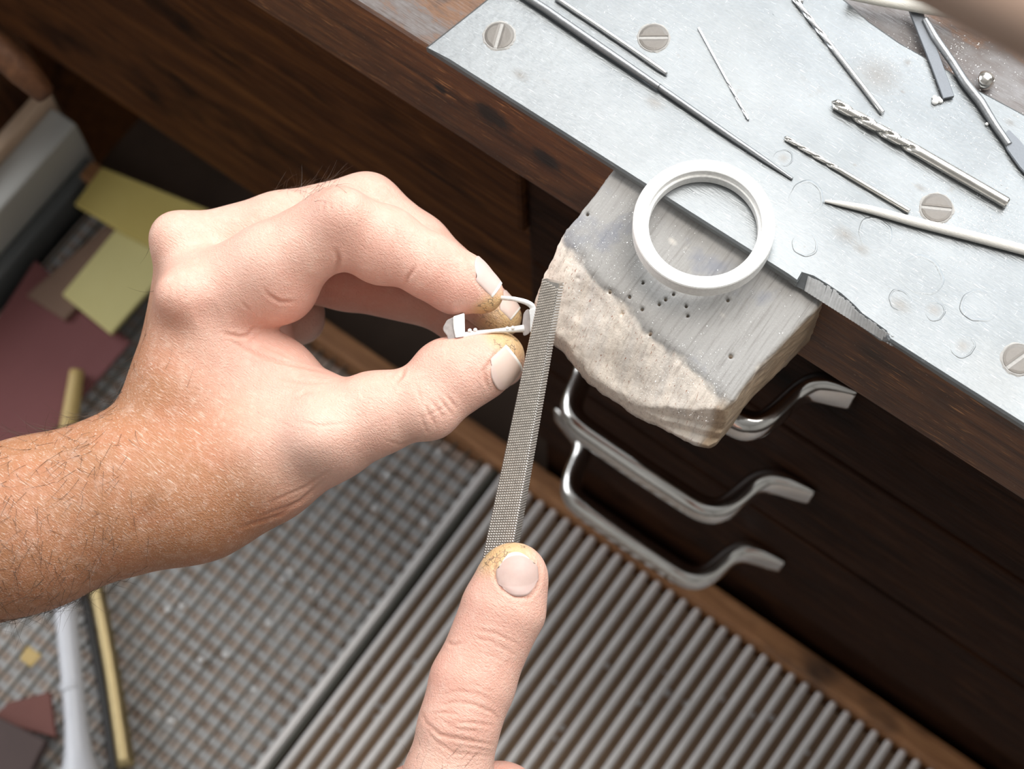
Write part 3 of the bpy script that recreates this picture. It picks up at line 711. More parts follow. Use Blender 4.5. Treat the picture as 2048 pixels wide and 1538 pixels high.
o = polytool('steel_rod', [(1112, -4), (1200, 55), (1270, 103), (1320, 138), (1334, 148)], [.0008, .0008, .0008, .00085, .0005], [.0009]*5, M['steel_bright'], None); recenter(o); tag(o, 'thin plain steel rod lying beside the needle file tang', 'rod')
t = thing('scraper_file', 'flat dull grey steel blade lying over the plate back edge', 'file', tuple(onz(1860, 110, ZP)))
top = [onz(x, y, ZP+.0016) for x, y in [(1815, 10), (1843, 12), (1852, 40), (1868, 80), (1890, 140), (1909, 192), (1887, 197), (1862, 130), (1840, 75)]]; n = len(top)
o = from_py('blade', top+[p-np.array([0, 0, .0012]) for p in top], [tuple(range(n)), tuple(range(n, 2*n))[::-1]]+[((i+1) % n, i, n+i, n+(i+1) % n) for i in range(n)], M['steel_flat'], t)
bm = bmesh.new(); bm.from_mesh(o.data); bmesh.ops.recalc_face_normals(bm, faces=bm.faces); bmesh.ops.bevel(bm, geom=list(bm.edges), offset=.00015, segments=1, affect='EDGES'); bm.to_mesh(o.data); bm.free()
t = thing('riffler', 'bent grey steel riffler tool with flattened end beside the bead', 'riffler', tuple(onz(1950, 190, ZP)))
polytool('shaft', [(1850, 38), (1870, 75), (1905, 125), (1930, 165), (1962, 205), (1990, 250), (2018, 290)], [.0010, .0013, .00125, .0014, .0014, .0012, .0011], [.0022, .0019, .0016, .0015, .0015, .0014, .0013], M['steel_grey'], t, 12, 1, [(0, .3, .05), (.45, .75, .035)])
top = [onz(x, y, ZP+.0016) for x, y in [(2003, 272), (2018, 258), (2040, 280), (2080, 330), (2110, 380), (2075, 372), (2040, 335), (2015, 300)]]; n = len(top)
o = from_py('spade_end', top+[p-np.array([0, 0, .0011]) for p in top], [tuple(range(n)), tuple(range(n, 2*n))[::-1]]+[((i+1) % n, i, n+i, n+(i+1) % n) for i in range(n)], M['steel_flat'], t)
bm = bmesh.new(); bm.from_mesh(o.data); bmesh.ops.recalc_face_normals(bm, faces=bm.faces); bmesh.ops.bevel(bm, geom=list(bm.edges), offset=.0002, segments=2, affect='EDGES'); bm.to_mesh(o.data); bm.free()
# half bead cup with a drilled hole
c = onz(1970, 161, ZS+.0026); ax = (at(1975, 161, .5)-at(1945, 150, .5)); ax /= np.linalg.norm(ax); ax[2] += .95; ax /= np.linalg.norm(ax)
e1 = np.cross(ax, [0, 0, 1.0]); e1 /= np.linalg.norm(e1); e2 = np.cross(ax, e1); V = []; Fc = []; N = 28; rows = []
for r0, sgn in ((.0029, 1), (.0025, -1)):
    rng_ = np.linspace(.20, math.pi*.56, 14)
    for ph in (rng_ if sgn > 0 else rng_[::-1]): rows.append((r0, ph))
for r0, ph in rows:
    for k in range(N):
        th = 2*math.pi*k/N; V.append(c+ax*r0*math.cos(ph)+(e1*math.cos(th)+e2*math.sin(th))*r0*math.sin(ph))
m_ = len(rows)
for i in range(m_):
    for k in range(N): Fc.append((i*N+k, i*N+(k+1) % N, ((i+1) % m_)*N+(k+1) % N, ((i+1) % m_)*N+k))
o = from_py('bead_cup', V, Fc, M['steel'], None, True); recenter(o); tag(o, 'hollow half bead with a drilled hole at the plate back edge', 'bead')
# wooden sticks
o = polytool('wooden_skewer', [(1650, 402), (1680, 407), (1740, 419), (1830, 444), (1950, 474), (2060, 503), (2160, 530)], [.0004, .0008, .0012, .0014, .0015, .0015, .0015], [.0006, .001, .0013, .0015, .0016, .0016, .0016], M['skewer'], None); recenter(o)
tag(o, 'pale wooden skewer tapering towards the ring along the plate', 'skewer')
o = polytool('wooden_stick', [(1700, -12), (1760, 0), (1840, 14), (1920, 27), (2000, 42), (2090, 60)], [.0018]*6, [.0038]*6, M['stick'], None); recenter(o)
tag(o, 'cream wooden stick lying at the top bench edge under the lamp arm', 'stick')
# dried crumbs
for i, (x, y, r_, lab) in enumerate([(1872, 205, .0012, 'white flaky crumb at the flat steel blade tip'), (1974, 248, .0007, 'round white crumb right of the plate middle near the riffler')]):
    bm = bmesh.new()
    for k in range(4 if i == 0 else 1): bmesh.ops.create_icosphere(bm, subdivisions=2, radius=r_*random.uniform(.6, 1), matrix=Matrix.Translation(Vector(onz(x, y, ZP+.0005))+Vector((random.uniform(-1, 1)*r_, random.uniform(-1, 1)*r_, 0))*(1 if i == 0 else 0)))
    o = from_bm('crumb', bm, M['crumb'], None, True); recenter(o); tag(o, lab, 'crumb')
# filings, far too many to count
V = []; Fc = []; rg = np.random.default_rng(11)
def grain(p, s):
    b = len(V); q = rg.normal(size=(4, 3))*s*.55; V.extend([p+np.array([q[i, 0], q[i, 1], abs(q[i, 2])*.5]) for i in range(4)]); Fc.extend([(b, b+1, b+2), (b, b+2, b+3), (b, b+3, b+1), (b+1, b+3, b+2)])
for i in range(7500):
    u = rg.random()
    if u < .55: x, y = rg.uniform(1000, 2048), rg.uniform(0, 840)
    elif u < .75: x, y = rg.normal(1960, 80), rg.normal(430, 60)
    else: x, y = rg.normal(1870, 90), rg.normal(120, 70)
    p = onz(x, y, ZP)
    if p[1] < .0015 or p[0] < -.10: continue
    if p[1] > .0815: p = onz(x, y, ZS)
    if rg.random() > (.25+.75*(wob(p[None], 140, 5)[0]*.5+.5)): continue
    grain(p, .00009+.00022*rg.random()**3)
for i in range(5200):
    u = rg.random()
    if u < .45: x, y = rg.normal(1200, 90), rg.normal(500, 70)
    elif u < .6: x, y = rg.uniform(1130, 1600), rg.uniform(380, 700)
    else: x, y = rg.normal(1360, 55), rg.normal(770, 45)
    p = on_top(x, y)
    if p[1] > -.002 or p[0] > .033 or p[0] < -.04: continue
    # drop onto the carved faces
    z = topz(p[1]); xy = p[:2]
    for nn_, dd_ in ((n1, d1), (n2, d2), (n3, d3)): z = min(z, (dd_-nn_[0]*xy[0]-nn_[1]*xy[1])/nn_[2])
    if z < .8725: continue
    if float(poly_sd(low, np.array(xy[0]), np.array(xy[1]))) > -.0012: continue
    grain(np.array([xy[0], xy[1], z+.00005]), .00005+.00018*rg.random()**3)
o = from_py('metal_filings', V, Fc, M['filing']); tag(o, 'bright silver filings scattered over plate, bench wood and pin', 'filings', kind='stuff')

# ================================================================== lamp arm close to the lens
t = thing('lamp_arm', 'blurred tan lamp arm crossing the top right corner above the bench', 'lamp arm', tuple(at(2100, 0, .27)))
P, r = smooth_path([at(1700, -190, .275), at(1900, -75, .272), at(2060, 10, .270), at(2300, 130, .268)], [.0075]*4, .004)
tube('arm', P, r, M['tan_arm'], t, 20)
P, r = smooth_path([at(1560, -285, .277), at(1720, -180, .275)], [.010]*2, .004); tube('joint', P, r, M['tan_arm'], t, 20)
# ================================================================== hands
def pc(px, py, d): return np.array([(px-CX)/F*d, (py-CY)/F*d, d])   # point in metres in the lens frame axes
def pr_(r, d): return r*d/F
def to_world_obj(V): return c2w(V)
person = thing('person', 'two hands of a person filing a small silver ring piece with a square file', 'person', tuple(at(600, 900, .57)))
def grp(fd, segs, k, base=None):
    T = np.full(fd.n, 1.0, np.float32)
    for (a, ra, b, rb) in segs:
        fd.capsule(pc(*a), pc(*b), pr_(ra, a[2]), pr_(rb, b[2]), k, T)
    return T
def bulge(fd, p, r, k, T, sc=None):
    c = pc(*p); fd.capsule(c, c+np.array([0, 0, 1e-5]), pr_(r, p[2]), pr_(r, p[2]), k, T, sc)

HH = .00095
lo = np.minimum(pc(-190, 300, .52), pc(-190, 300, .66)); hi = np.maximum(pc(1085, 1290, .66), pc(1085, 1290, .52)); lo[2] = .522; hi[2] = .655
fl = Field(lo, hi, HH)
# forearm, wrist, back of the hand and palm
body = grp(fl, [((-230, 1150, .572), 172, (60, 1048, .566), 156), ((60, 1048, .566), 156, (270, 975, .567), 148), ((-230, 1150, .592), 160, (60, 1050, .590), 150), ((60, 1050, .590), 150, (280, 960, .590), 135),
    ((270, 985, .567), 144, (395, 960, .567), 138), ((280, 960, .590), 130, (400, 900, .592), 110),
    ((345, 905, .570), 96, (372, 770, .569), 92), ((372, 770, .569), 95, (404, 600, .5655), 87),
    ((340, 880, .588), 84, (398, 512, .582), 84), ((360, 880, .602), 80, (430, 520, .600), 80), ((390, 900, .614), 74, (470, 560, .617), 72)], .012)
# thumb ray
th = grp(fl, [((395, 985, .566), 132, (520, 925, .563), 124), ((520, 925, .563), 122, (655, 866, .5580), 97), ((655, 866, .558), 93, (748, 828, .5545), 81), ((748, 828, .5545), 80, (852, 800, .5530), 70),
    ((852, 800, .553), 69, (915, 752, .5530), 71), ((915, 752, .553), 71, (968, 728, .5535), 62), ((968, 728, .5535), 62, (1001, 713, .5540), 49)], .004)
bulge(fl, (885, 742, .5545), 60, .004, th)
bulge(fl, (862, 826, .5490), 44, .006, th)
# web between thumb and index
web = grp(fl, [((440, 780, .572), 92, (545, 800, .571), 92), ((545, 800, .571), 90, (625, 815, .566), 74), ((470, 690, .574), 74, (545, 742, .574), 66)], .010)
body = smin(body, web, .010); body = smin(body, th, .009)
# palm under the fingers
palm = grp(fl, [((500, 640, .588), 66, (520, 760, .592), 66), ((520, 640, .604), 60, (540, 740, .606), 62)], .010)
body = smin(body, palm, .008)
# fingers
idx = grp(fl, [((404, 600, .5655), 87, (540, 530, .5600), 83), ((540, 530, .560), 83, (672, 456, .5555), 78), ((672, 456, .5555), 77, (768, 484, .5555), 71), ((768, 484, .5555), 71, (866, 536, .5560), 63), ((866, 536, .556), 63, (925, 566, .5565), 57), ((925, 566, .5565), 57, (966, 586, .557), 42)], .003)
bulge(fl, (560, 575, .566), 74, .008, idx); bulge(fl, (760, 508, .5575), 60, .004, idx); bulge(fl, (905, 578, .5585), 46, .004, idx)
mid = grp(fl, [((398, 512, .582), 84, (560, 462, .581), 77), ((560, 462, .581), 76, (732, 419, .582), 72), ((732, 419, .582), 71, (835, 492, .580), 63), ((835, 492, .580), 62, (930, 570, .578), 55), ((930, 570, .578), 54, (1000, 634, .577), 44)], .003)
rin = grp(fl, [((430, 520, .600), 78, (560, 530, .604), 70), ((560, 530, .604), 69, (695, 552, .604), 68), ((695, 552, .604), 67, (890, 606, .600), 56), ((890, 606, .600), 55, (1004, 728, .594), 47)], .003)
pky = grp(fl, [((470, 560, .617), 66, (590, 628, .622), 56), ((590, 628, .622), 55, (600, 640, .640), 50)], .003)
h = smin(body, idx, .0045); h = smin(h, mid, .0022); h = smin(h, rin, .002); h = smin(h, pky, .002)
# tendon and knuckle relief
fl.f = h
for p, r, k in [((352, 590, .552), 34, .010), ((345, 470, .572), 40, .010), ((690, 420, .546), 34, .009), ((640, 875, .5455), 40, .012)]:
    bulge(fl, p, r, k, fl.f)
V, Q = surface_nets(fl.f, fl.o, HH)
def project(V): return np.stack([V[:, 0]/V[:, 2]*F+CX, V[:, 1]/V[:, 2]*F+CY], 1)
def sm(x, a, b): t = np.clip((x-a)/(b-a), 0, 1); return t*t*(3-2*t)
def skin_paint(o, Vc, tips, tanfac, pinks, red):
    """albedo by anatomy: tan on arm and back of hand, paler finger skin, worked yellow fingertips"""
    n = len(Vc); base = np.array([.71, .44, .345]); tan = np.array([.42, .19, .092]); pink = np.array([.74, .34, .26]); yel = np.array([.60, .42, .17])
    C = base[None]*(1-tanfac[:, None])+tan[None]*tanfac[:, None]
    for p, r, s in pinks:
        d = np.linalg.norm(Vc-pc(*p), axis=1); k = (np.exp(-(d/r)**2)*s)[:, None]; C = C*(1-k)+pink*k
    dirt = np.zeros(n)
    for p, r in tips: dirt = np.maximum(dirt, 1-sm(np.linalg.norm(Vc-pc(*p), axis=1), r*.45, r))
    C = C*(1-.75*dirt[:, None])+yel*.75*dirt[:, None]
    vcol(o, 'col', C); vcol(o, 'msk', np.stack([dirt, tanfac, red], 1))
def polyd(P, pts):
    d = np.full(len(P), 1e9); pts = np.array(pts, float)
    for A, B in zip(pts[:-1], pts[1:]):
        e = B-A; t = np.clip(((P-A)@e)/(e@e), 0, 1); d = np.minimum(d, np.linalg.norm(P-A-t[:, None]*e, axis=1))
    return d
from mathutils.bvhtree import BVHTree
def refine(o, creases, dents, parent):
    # one Catmull-Clark level, then skin folds pressed into (or raised out of) the surface along its normals
    sub = o.modifiers.new('s', 'SUBSURF'); sub.levels = 1; sub.render_levels = 1
    dg = bpy.context.evaluated_depsgraph_get(); me = bpy.data.meshes.new_from_object(o.evaluated_get(dg)); o.modifiers.clear(); o.data = me
    n = len(me.vertices); co = np.empty(n*3); me.vertices.foreach_get('co', co); co = co.reshape(-1, 3); no = np.empty(n*3); me.vertices.foreach_get('normal', no); no = no.reshape(-1, 3)
    Vc = (co-CAMP) @ R; nc = no @ R; P = project(Vc); facing = np.clip(-(nc*Vc).sum(1)/np.linalg.norm(Vc, axis=1)*2.2+.15, 0, 1)
    disp = np.zeros(n); red = np.zeros(n)
    for pts, w_, dep, dmax in creases+dents:
        A = np.array(pts, float); lo = A.min(0)-w_*4; hi = A.max(0)+w_*4
        k = np.where((P[:, 0] > lo[0]) & (P[:, 0] < hi[0]) & (P[:, 1] > lo[1]) & (P[:, 1] < hi[1]) & (Vc[:, 2] < dmax))[0]
        if not len(k): continue
        d = polyd(P[k], pts); e = np.exp(-(d/w_)**2); ridge = np.exp(-((d-w_*1.9)/(w_*1.1))**2)*.35 if w_ < 12 else 0
        # fade along the ends
        
        Ls = np.r_[0, np.cumsum(np.linalg.norm(np.diff(A, axis=0), axis=1))]; tt = np.zeros(len(k)); best = np.full(len(k), 1e9)
        for q_ in range(len(A)-1):
            e_ = A[q_+1]-A[q_]; t_ = np.clip(((P[k]-A[q_])@e_)/(e_@e_), 0, 1); dd = np.linalg.norm(P[k]-A[q_]-t_[:, None]*e_, axis=1); m_ = dd < best; best[m_] = dd[m_]; tt[m_] = ((Ls[q_]+t_*(Ls[q_+1]-Ls[q_]))/Ls[-1])[m_]
        tap = np.clip(np.sin(np.pi*(tt*.94+.03)), 0, 1)**.7; e = e*tap; ridge = ridge*tap
        disp[k] -= dep*.75*(e-ridge)*facing[k]
        if w_ < 12: red[k] = np.maximum(red[k], e*facing[k]*min(1, dep*1.6))
    co = co+no*(disp*.001)[:, None]; me.vertices.foreach_set('co', co.ravel()); me.update(); me.polygons.foreach_set('use_smooth', [True]*len(me.polygons))
    return co, red
CR = [([(672, 500), (677, 520), (671, 548)], 4.5, .9, .575), ([(829, 535), (816, 555), (811, 570)], 4, .6, .575), ([(590, 604), (560, 604), (537, 590), (528, 578)], 4, .55, .575),
      ([(500, 622), (482, 604)], 3.5, .35, .575), ([(446, 667), (480, 674), (496, 671), (509, 652)], 4, .7, .58), ([(450, 676), (508, 706), (552, 722), (600, 728)], 3.5, .45, .58), ([(508, 714), (574, 728), (639, 741), (668, 750)], 3.2, .4, .58),
      ([(552, 757), (600, 766), (661, 766)], 3.2, .35, .58), ([(574, 806), (606, 788), (640, 782)], 3.2, .3, .58), ([(520, 690), (560, 705), (590, 722)], 3, .3, .58), ([(809, 738), (803, 753), (788, 768)], 4, .7, .57),
      ([(862, 798), (886, 836)], 3, .42, .57), ([(850, 810), (872, 854)], 3, .42, .57), ([(877, 794), (904, 830)], 3, .42, .57), ([(838, 826), (856, 868)], 3, .35, .57), ([(891, 788), (914, 818)], 3, .38, .57), ([(845, 836), (895, 812)], 2.6, .25, .57), ([(833, 772), (842, 800)], 3, .25, .57),
      ([(648, 402), (643, 432)], 3, .22, .57), ([(662, 402), (660, 438)], 3, .22, .57), ([(680, 404), (684, 436)], 3, .2, .57), ([(789, 446), (795, 490)], 3, .25, .57), ([(801, 455), (808, 492)], 3, .2, .57), ([(857, 470), (856, 500)], 3, .22, .57), ([(868, 478), (868, 506)], 3, .2, .57),
      ([(356, 556), (351, 606)], 3, .18, .575), ([(372, 548), (368, 606)], 3, .18, .575), ([(340, 570), (334, 612)], 3, .18, .575),
      ([(645, 962), (600, 1004), (515, 1036)], 4, .5, .60), ([(625, 985), (560, 1030), (480, 1056)], 4, .45, .60), ([(660, 940), (610, 975), (540, 1005)], 3.5, .35, .60), ([(590, 842), (640, 852), (700, 846)], 3.5, .25, .57), ([(770, 880), (800, 890), (840, 878)], 3, .25, .57),
      ([(742, 628), (748, 650)], 3, .5, .62)]
CR += [([(933, 508), (938, 530), (944, 547), (958, 570), (973, 592)], 4, .25, .575), ([(1000, 698), (982, 722), (968, 742), (970, 762), (978, 780)], 4, .55, .57), ([(996, 608), (1006, 622), (1017, 633)], 3, .4, .60)]
for q in range(9):
    x = 300+q*26; CR.append(([(x, 735+q*9), (x+30, 752+q*9), (x+75, 775+q*10), (x+120, 785+q*11)], 2.4, .10, .58))
DN = [([(312, 665), (360, 705), (470, 762)], 42, 1.7, .59), ([(275, 1030), (310, 1045)], 46, 1.6, .59), ([(560, 905), (660, 880), (740, 850)], 22, -.35, .58), ([(430, 930), (540, 870), (600, 850)], 26, -.6, .58), ([(480, 500), (600, 440)], 16, .4, .56),
      ([(390, 640), (440, 620)], 26, .8, .58)]
left, Vw = build_sdf_mesh('hand', to_world_obj(V), Q, M['skin'], person, 2)
Vw, redL = refine(left, CR, DN, person)
left['label'] = 'tanned hairy forearm with hand pinching a silver ring piece'
Vc = (Vw-CAMP) @ R
d_arm = Vc-pc(700, 600, .56)
ax_ = pc(150, 1000, .567)-pc(700, 600, .56); L_ = np.linalg.norm(ax_); t_ = d_arm@ax_/L_/L_
skin_paint(left, Vc, [((985, 625, .555), .0085), ((1010, 690, .552), .0095), ((1010, 655, .575), .012)], sm(t_, .30, .60),
           [((350, 590, .552), .012, .3), ((690, 410, .546), .012, .35), ((870, 560, .55), .02, .35), ((930, 720, .55), .02, .3), ((560, 620, .556), .014, .35), ((700, 600, .59), .03, .5)], redL)

def nail(parent, base, tip, normal, wdt, curv, col, edge=True, thick=.00045, name='fingernail', rnd=0.0):
    """nail plate from cuticle 'base' to free edge 'tip' (lens-frame points), laid on the finger surface"""
    me = parent.data; bvh = BVHTree.FromPolygons([v.co[:] for v in me.vertices], [p.vertices[:] for p in me.polygons])
    base = np.array(base); tip = np.array(tip); d = tip-base; L = np.linalg.norm(d); d /= L; n = np.array(normal, float); n -= d*(n@d); n /= np.linalg.norm(n); s = np.cross(d, n)
    nu, nv = 21, 23; top = []; cols = []
    for j in range(nv):
        v = j/(nv-1)
        lo_ = (1-(1-min(1, v/.34))**2.4)**(1/2.4)*.16+.84; hi_ = (1-max(0, (v-.66)/.34)**2.4)**(1/2.4)
        hw = wdt/2*lo_*((1-rnd)+rnd*(hi_*.20+.80))
        for i in range(nu):
            u = -1+2*i/(nu-1); a = u*hw/curv
            vv = v*L+.30*L*abs(u)**2.6*(1-v)**2-rnd*.30*L*abs(u)**2.4*v*v
            rad = s*math.sin(a)+n*math.cos(a); P = base+d*vv-n*curv+rad*curv
            o_ = c2w(P+rad*.006); dr = -(R @ rad); hit = bvh.ray_cast(Vector(o_), Vector(dr), .014)
            lift = .00020+.00020*math.cos(u*1.5)
            Q_ = np.array(hit[0])-dr*lift if hit[0] is not None and hit[3] < .0105 else c2w(P)
            top.append(Q_); c = np.array(col, float)
            if edge and v > .94: c = np.array([.84, .80, .74])
            if v < .22: c = c*.6+.4*np.array([.62, .44, .40])
            cols.append(c)
    T3 = np.array(top).reshape(nv, nu, 3)
    for _ in range(6):
        T3[1:-1, 1:-1] = T3[1:-1, 1:-1]*.4+.15*(T3[:-2, 1:-1]+T3[2:, 1:-1]+T3[1:-1, :-2]+T3[1:-1, 2:])
    nw = R @ n; V = list(T3.reshape(-1, 3)); V += [p-nw*thick*1.6 for p in V]; cols = cols+cols; Fc = []
    o_ = nu*nv
    for j in range(nv-1):
        for i in range(nu-1):
            a = j*nu+i; Fc.append((a, a+1, a+nu+1, a+nu)); Fc.append((o_+a, o_+a+nu, o_+a+nu+1, o_+a+1))
    bd = [i for i in range(nu)]+[j*nu+nu-1 for j in range(1, nv)]+[(nv-1)*nu+i for i in range(nu-2, -1, -1)]+[j*nu for j in range(nv-2, 0, -1)]
    for k in range(len(bd)): a, b = bd[k], bd[(k+1) % len(bd)]; Fc.append((b, a, o_+a, o_+b))
    o = from_py(name, np.array(V), Fc, M['nail'], parent, True); o.location = (0, 0, 0); vcol(o, 'col', np.array(cols))
    bm = bmesh.new(); bm.from_mesh(o.data); bmesh.ops.recalc_face_normals(bm, faces=bm.faces); bm.to_mesh(o.data); bm.free(); return o
nail(left, pc(947, 521, .5528), pc(1004, 569, .5545), (.60, -.64, -.48), .0115, .0070, (.62, .45, .40))
nail(left, pc(984, 766, .5470), pc(1036, 720, .5490), (.40, .50, -.72), .0118, .0080, (.62, .46, .38))
nail(left, pc(998, 592, .5740), pc(1035, 624, .5745), (.60, -.64, -.48), .0088, .0062, (.66, .50, .43))

# hair on arm and hand, uncountable
def hairs(name, obj, Vc, n, pick, flow, lmin, lmax, rad=.000055, lift=.35, seed=1):
    me = obj.data; N = len(me.vertices); no = np.empty(N*3); me.vertices.foreach_get('normal', no); no = no.reshape(-1, 3)
    w_ = pick; w_ = w_/w_.sum(); rg = np.random.default_rng(seed); ids = rg.choice(N, n, p=w_); V = []; Fc = []
    co = np.empty(N*3); me.vertices.foreach_get('co', co); co = co.reshape(-1, 3)
    off = obj.matrix_world.translation if False else None
    for i in ids:
        nrm = no[i]; fl_ = np.array(flow)+rg.normal(size=3)*.6; fl_ -= nrm*(fl_@nrm); fl_ /= np.linalg.norm(fl_)+1e-9
        L = rg.uniform(lmin, lmax); p = co[i]-nrm*.0003; up = rg.uniform(.25, 1.0)*lift; cur = rg.normal(size=3)*1.1; P = []
        dirv = fl_+nrm*up
        for k in range(6):
            P.append(p.copy()); dirv = dirv+cur*.12-nrm*.06; dirv /= np.linalg.norm(dirv); p = p+dirv*L/5
        b0 = len(V); s1 = np.cross(fl_, nrm); 
        for k, q in enumerate(P):
            r_ = rad*(1-.15*k)
            for th_ in range(3): a_ = 2.094*th_; V.append(q+s1*r_*math.cos(a_)+nrm*r_*math.sin(a_))
        for k in range(5):
            for m__ in range(3): Fc.append((b0+k*3+m__, b0+k*3+(m__+1) % 3, b0+(k+1)*3+(m__+1) % 3, b0+(k+1)*3+m__))
    o = from_py(name, V, Fc, M['hair'], obj); o.location = (0, 0, 0); o.location = Vector((0, 0, 0)); o['kind'] = 'stuff'; return o
pxy = project(Vc); toward = (Vc[:, 2] < .600)
flow = R @ np.array([-.25, .95, -.1])
armw = sm(-pxy[:, 0], -330, -150)*toward+1e-9
ho = hairs('arm_hair', left, Vc, 1500, armw, flow, .006, .016, .000065, .4, 1)
topw = (np.exp(-((pxy[:, 0]-600)/55)**2-((pxy[:, 1]-375)/25)**2))*toward+.008*np.exp(-((pxy[:, 0]-330)/120)**2-((pxy[:, 1]-760)/130)**2)+1e-12
ho2 = hairs('hand_hair', left, Vc, 90, topw, R @ np.array([.8, -.6, -.2]), .005, .012, .00005, .6, 2)

# right hand: index finger lying along the file, rest of the fist just below the frame
lo = pc(640, 1040, .50); hi = pc(1290, 2250, .64); lo = np.minimum(lo, pc(640, 1040, .64)); hi = np.maximum(hi, pc(1290, 2250, .50)); lo[2] = .505; hi[2] = .640
fr = Field(lo, hi, .0011)
rh = grp(fr, [((1022, 1164, .5430), 66, (1008, 1215, .5420), 80), ((1008, 1215, .542), 80, (978, 1285, .5415), 75), ((978, 1285, .5415), 75, (945, 1365, .5400), 82), ((945, 1365, .540), 81, (918, 1450, .5380), 77), ((918, 1450, .538), 77, (895, 1560, .5380), 86), ((895, 1560, .538), 86, (875, 1720, .5430), 98)], .004)
bulge(fr, (1030, 1148, .5420), 56, .006, rh)
rb = grp(fr, [((875, 1720, .548), 104, (930, 1960, .565), 130), ((990, 1740, .566), 100, (1000, 1960, .575), 130), ((1080, 1760, .586), 95, (1050, 1960, .585), 125), ((930, 1960, .565), 135, (960, 2240, .565), 150), ((1010, 1960, .58), 130, (1010, 2240, .58), 150)], .012)
rm = grp(fr, [((990, 1740, .566), 88, (1000, 1612, .566), 82), ((1000, 1612, .566), 80, (960, 1720, .600), 66)], .005)
rr2 = grp(fr, [((1080, 1760, .586), 84, (1060, 1680, .590), 72), ((1060, 1680, .59), 70, (1010, 1770, .614), 60)], .005)
rt = grp(fr, [((900, 1960, .575), 110, (790, 1760, .580), 84), ((790, 1760, .58), 84, (800, 1640, .572), 70), ((800, 1640, .572), 70, (822, 1582, .568), 54)], .006)
h = smin(rh, rb, .012); h = smin(h, rm, .003); h = smin(h, rr2, .003); h = smin(h, rt, .004); fr.f = h
V, Q = surface_nets(fr.f, fr.o, .0011)
right, Vw = build_sdf_mesh('hand', to_world_obj(V), Q, M['skin'], person, 2)
CR2 = [([(893, 1284), (905, 1290), (925, 1286)], 4, .5, .58), ([(950, 1260), (990, 1266), (1038, 1290)], 3, .35, .58), ([(945, 1275), (985, 1285), (1030, 1310)], 3, .3, .58), ([(940, 1300), (985, 1312), (1022, 1330)], 3, .15, .58),
       ([(842, 1425), (852, 1446), (880, 1470), (930, 1480), (985, 1490)], 3.6, .55, .58), ([(885, 1410), (912, 1404), (945, 1408), (985, 1425), (995, 1440)], 3.4, .5, .58), ([(862, 1428), (885, 1425), (915, 1428)], 3, .4, .58), ([(905, 1446), (945, 1445), (985, 1452)], 3.2, .45, .58),
       ([(880, 1440), (915, 1458), (960, 1464)], 3, .4, .58), ([(848, 1450), (870, 1482), (905, 1505), (985, 1512)], 3.2, .35, .58), ([(885, 1388), (915, 1382), (950, 1386), (980, 1400)], 3, .3, .58), ([(930, 1495), (985, 1503)], 3, .25, .58), ([(940, 1365), (985, 1385)], 2.6, .2, .58), ([(860, 1520), (900, 1528)], 2.6, .15, .58), ([(1000, 1215), (1040, 1225)], 2.6, .1, .58), ([(1000, 1104), (989, 1125), (990, 1155), (1003, 1178), (1030, 1194), (1058, 1196), (1074, 1178)], 4, .6, .58), ([(1079, 1125), (1080, 1160), (1072, 1182)], 3.5, .4, .58)]
Vw, redR = refine(right, CR2, [([(900, 1430), (970, 1440)], 40, -1.0, .56)], person)
right['label'] = 'pale extended index finger pressing on the file from below'
Vc2 = (Vw-CAMP) @ R
skin_paint(right, Vc2, [((1010, 1120, .540), .0105)], np.zeros(len(Vc2))+.05, [((980, 1215, .53), .015, .45), ((940, 1440, .525), .012, .35), ((880, 1350, .53), .014, .4), ((1000, 1600, .56), .02, .6), ((810, 1600, .56), .02, .8)], redR)
nail(right, pc(1043, 1192, .5310), pc(1030, 1102, .5345), (.22, -.05, -.97), .0124, .0095, (.46, .31, .265), True, .00045, 'fingernail', 1.0)
p2 = project(Vc2); k2w = np.exp(-((p2[:, 0]-880)/70)**2-((p2[:, 1]-1530)/35)**2)*(Vc2[:, 2] < .545)+1e-12
hairs('finger_hair', right, Vc2, 26, k2w, R @ np.array([.7, -.4, -.3]), .004, .009, .00005, .5, 4)

# ================================================================== square file
def file_blade():
    T = pc(1106, 562, .5415); B = pc(985, 1190, .5600); ax = B-T; L = np.linalg.norm(ax); ax /= L
    nrm = np.array([-.30, 0, -.954]); nrm -= ax*(nrm@ax); nrm /= np.linalg.norm(nrm); sd = np.cross(ax, nrm)
    if sd[0] < 0: sd = -sd
    return T, ax, nrm, sd, L
T_, ax_, nr_, sd_, L_ = file_blade()
ff = thing('square_file', 'square hand file with crosscut teeth held upright against the ring piece', 'file', tuple(c2w(T_)))
LB = .120
wid = lambda t: .0056+.0031*min(1, t/.080); thk = lambda t: .0048+.0018*min(1, t/.080)
V = []; Fc = []
def P_(t, a, b): return T_+ax_*t+sd_*(a*wid(t)/2)+nr_*(b-thk(t)/2)
NV = 40
for j in range(NV+1):
    t = LB*j/NV; e = .00035
    for a, b in ((-1, thk(t)/2), (1, thk(t)/2), (1, -thk(t)/2), (-1, -thk(t)/2)): V.append(T_+ax_*t+sd_*(a*(wid(t)/2-.0002))+nr_*(b-math.copysign(.0002, b)))
for j in range(NV):
    for k in range(4): Fc.append((j*4+k, j*4+(k+1) % 4, (j+1)*4+(k+1) % 4, (j+1)*4+k))
Fc.append((0, 1, 2, 3)); Fc.append(tuple(NV*4+k for k in (3, 2, 1, 0)))
o = from_py('blade', c2w(np.array(V)), Fc, M['file_steel'], ff)
bm = bmesh.new(); bm.from_mesh(o.data); bmesh.ops.recalc_face_normals(bm, faces=bm.faces); bm.to_mesh(o.data); bm.free()
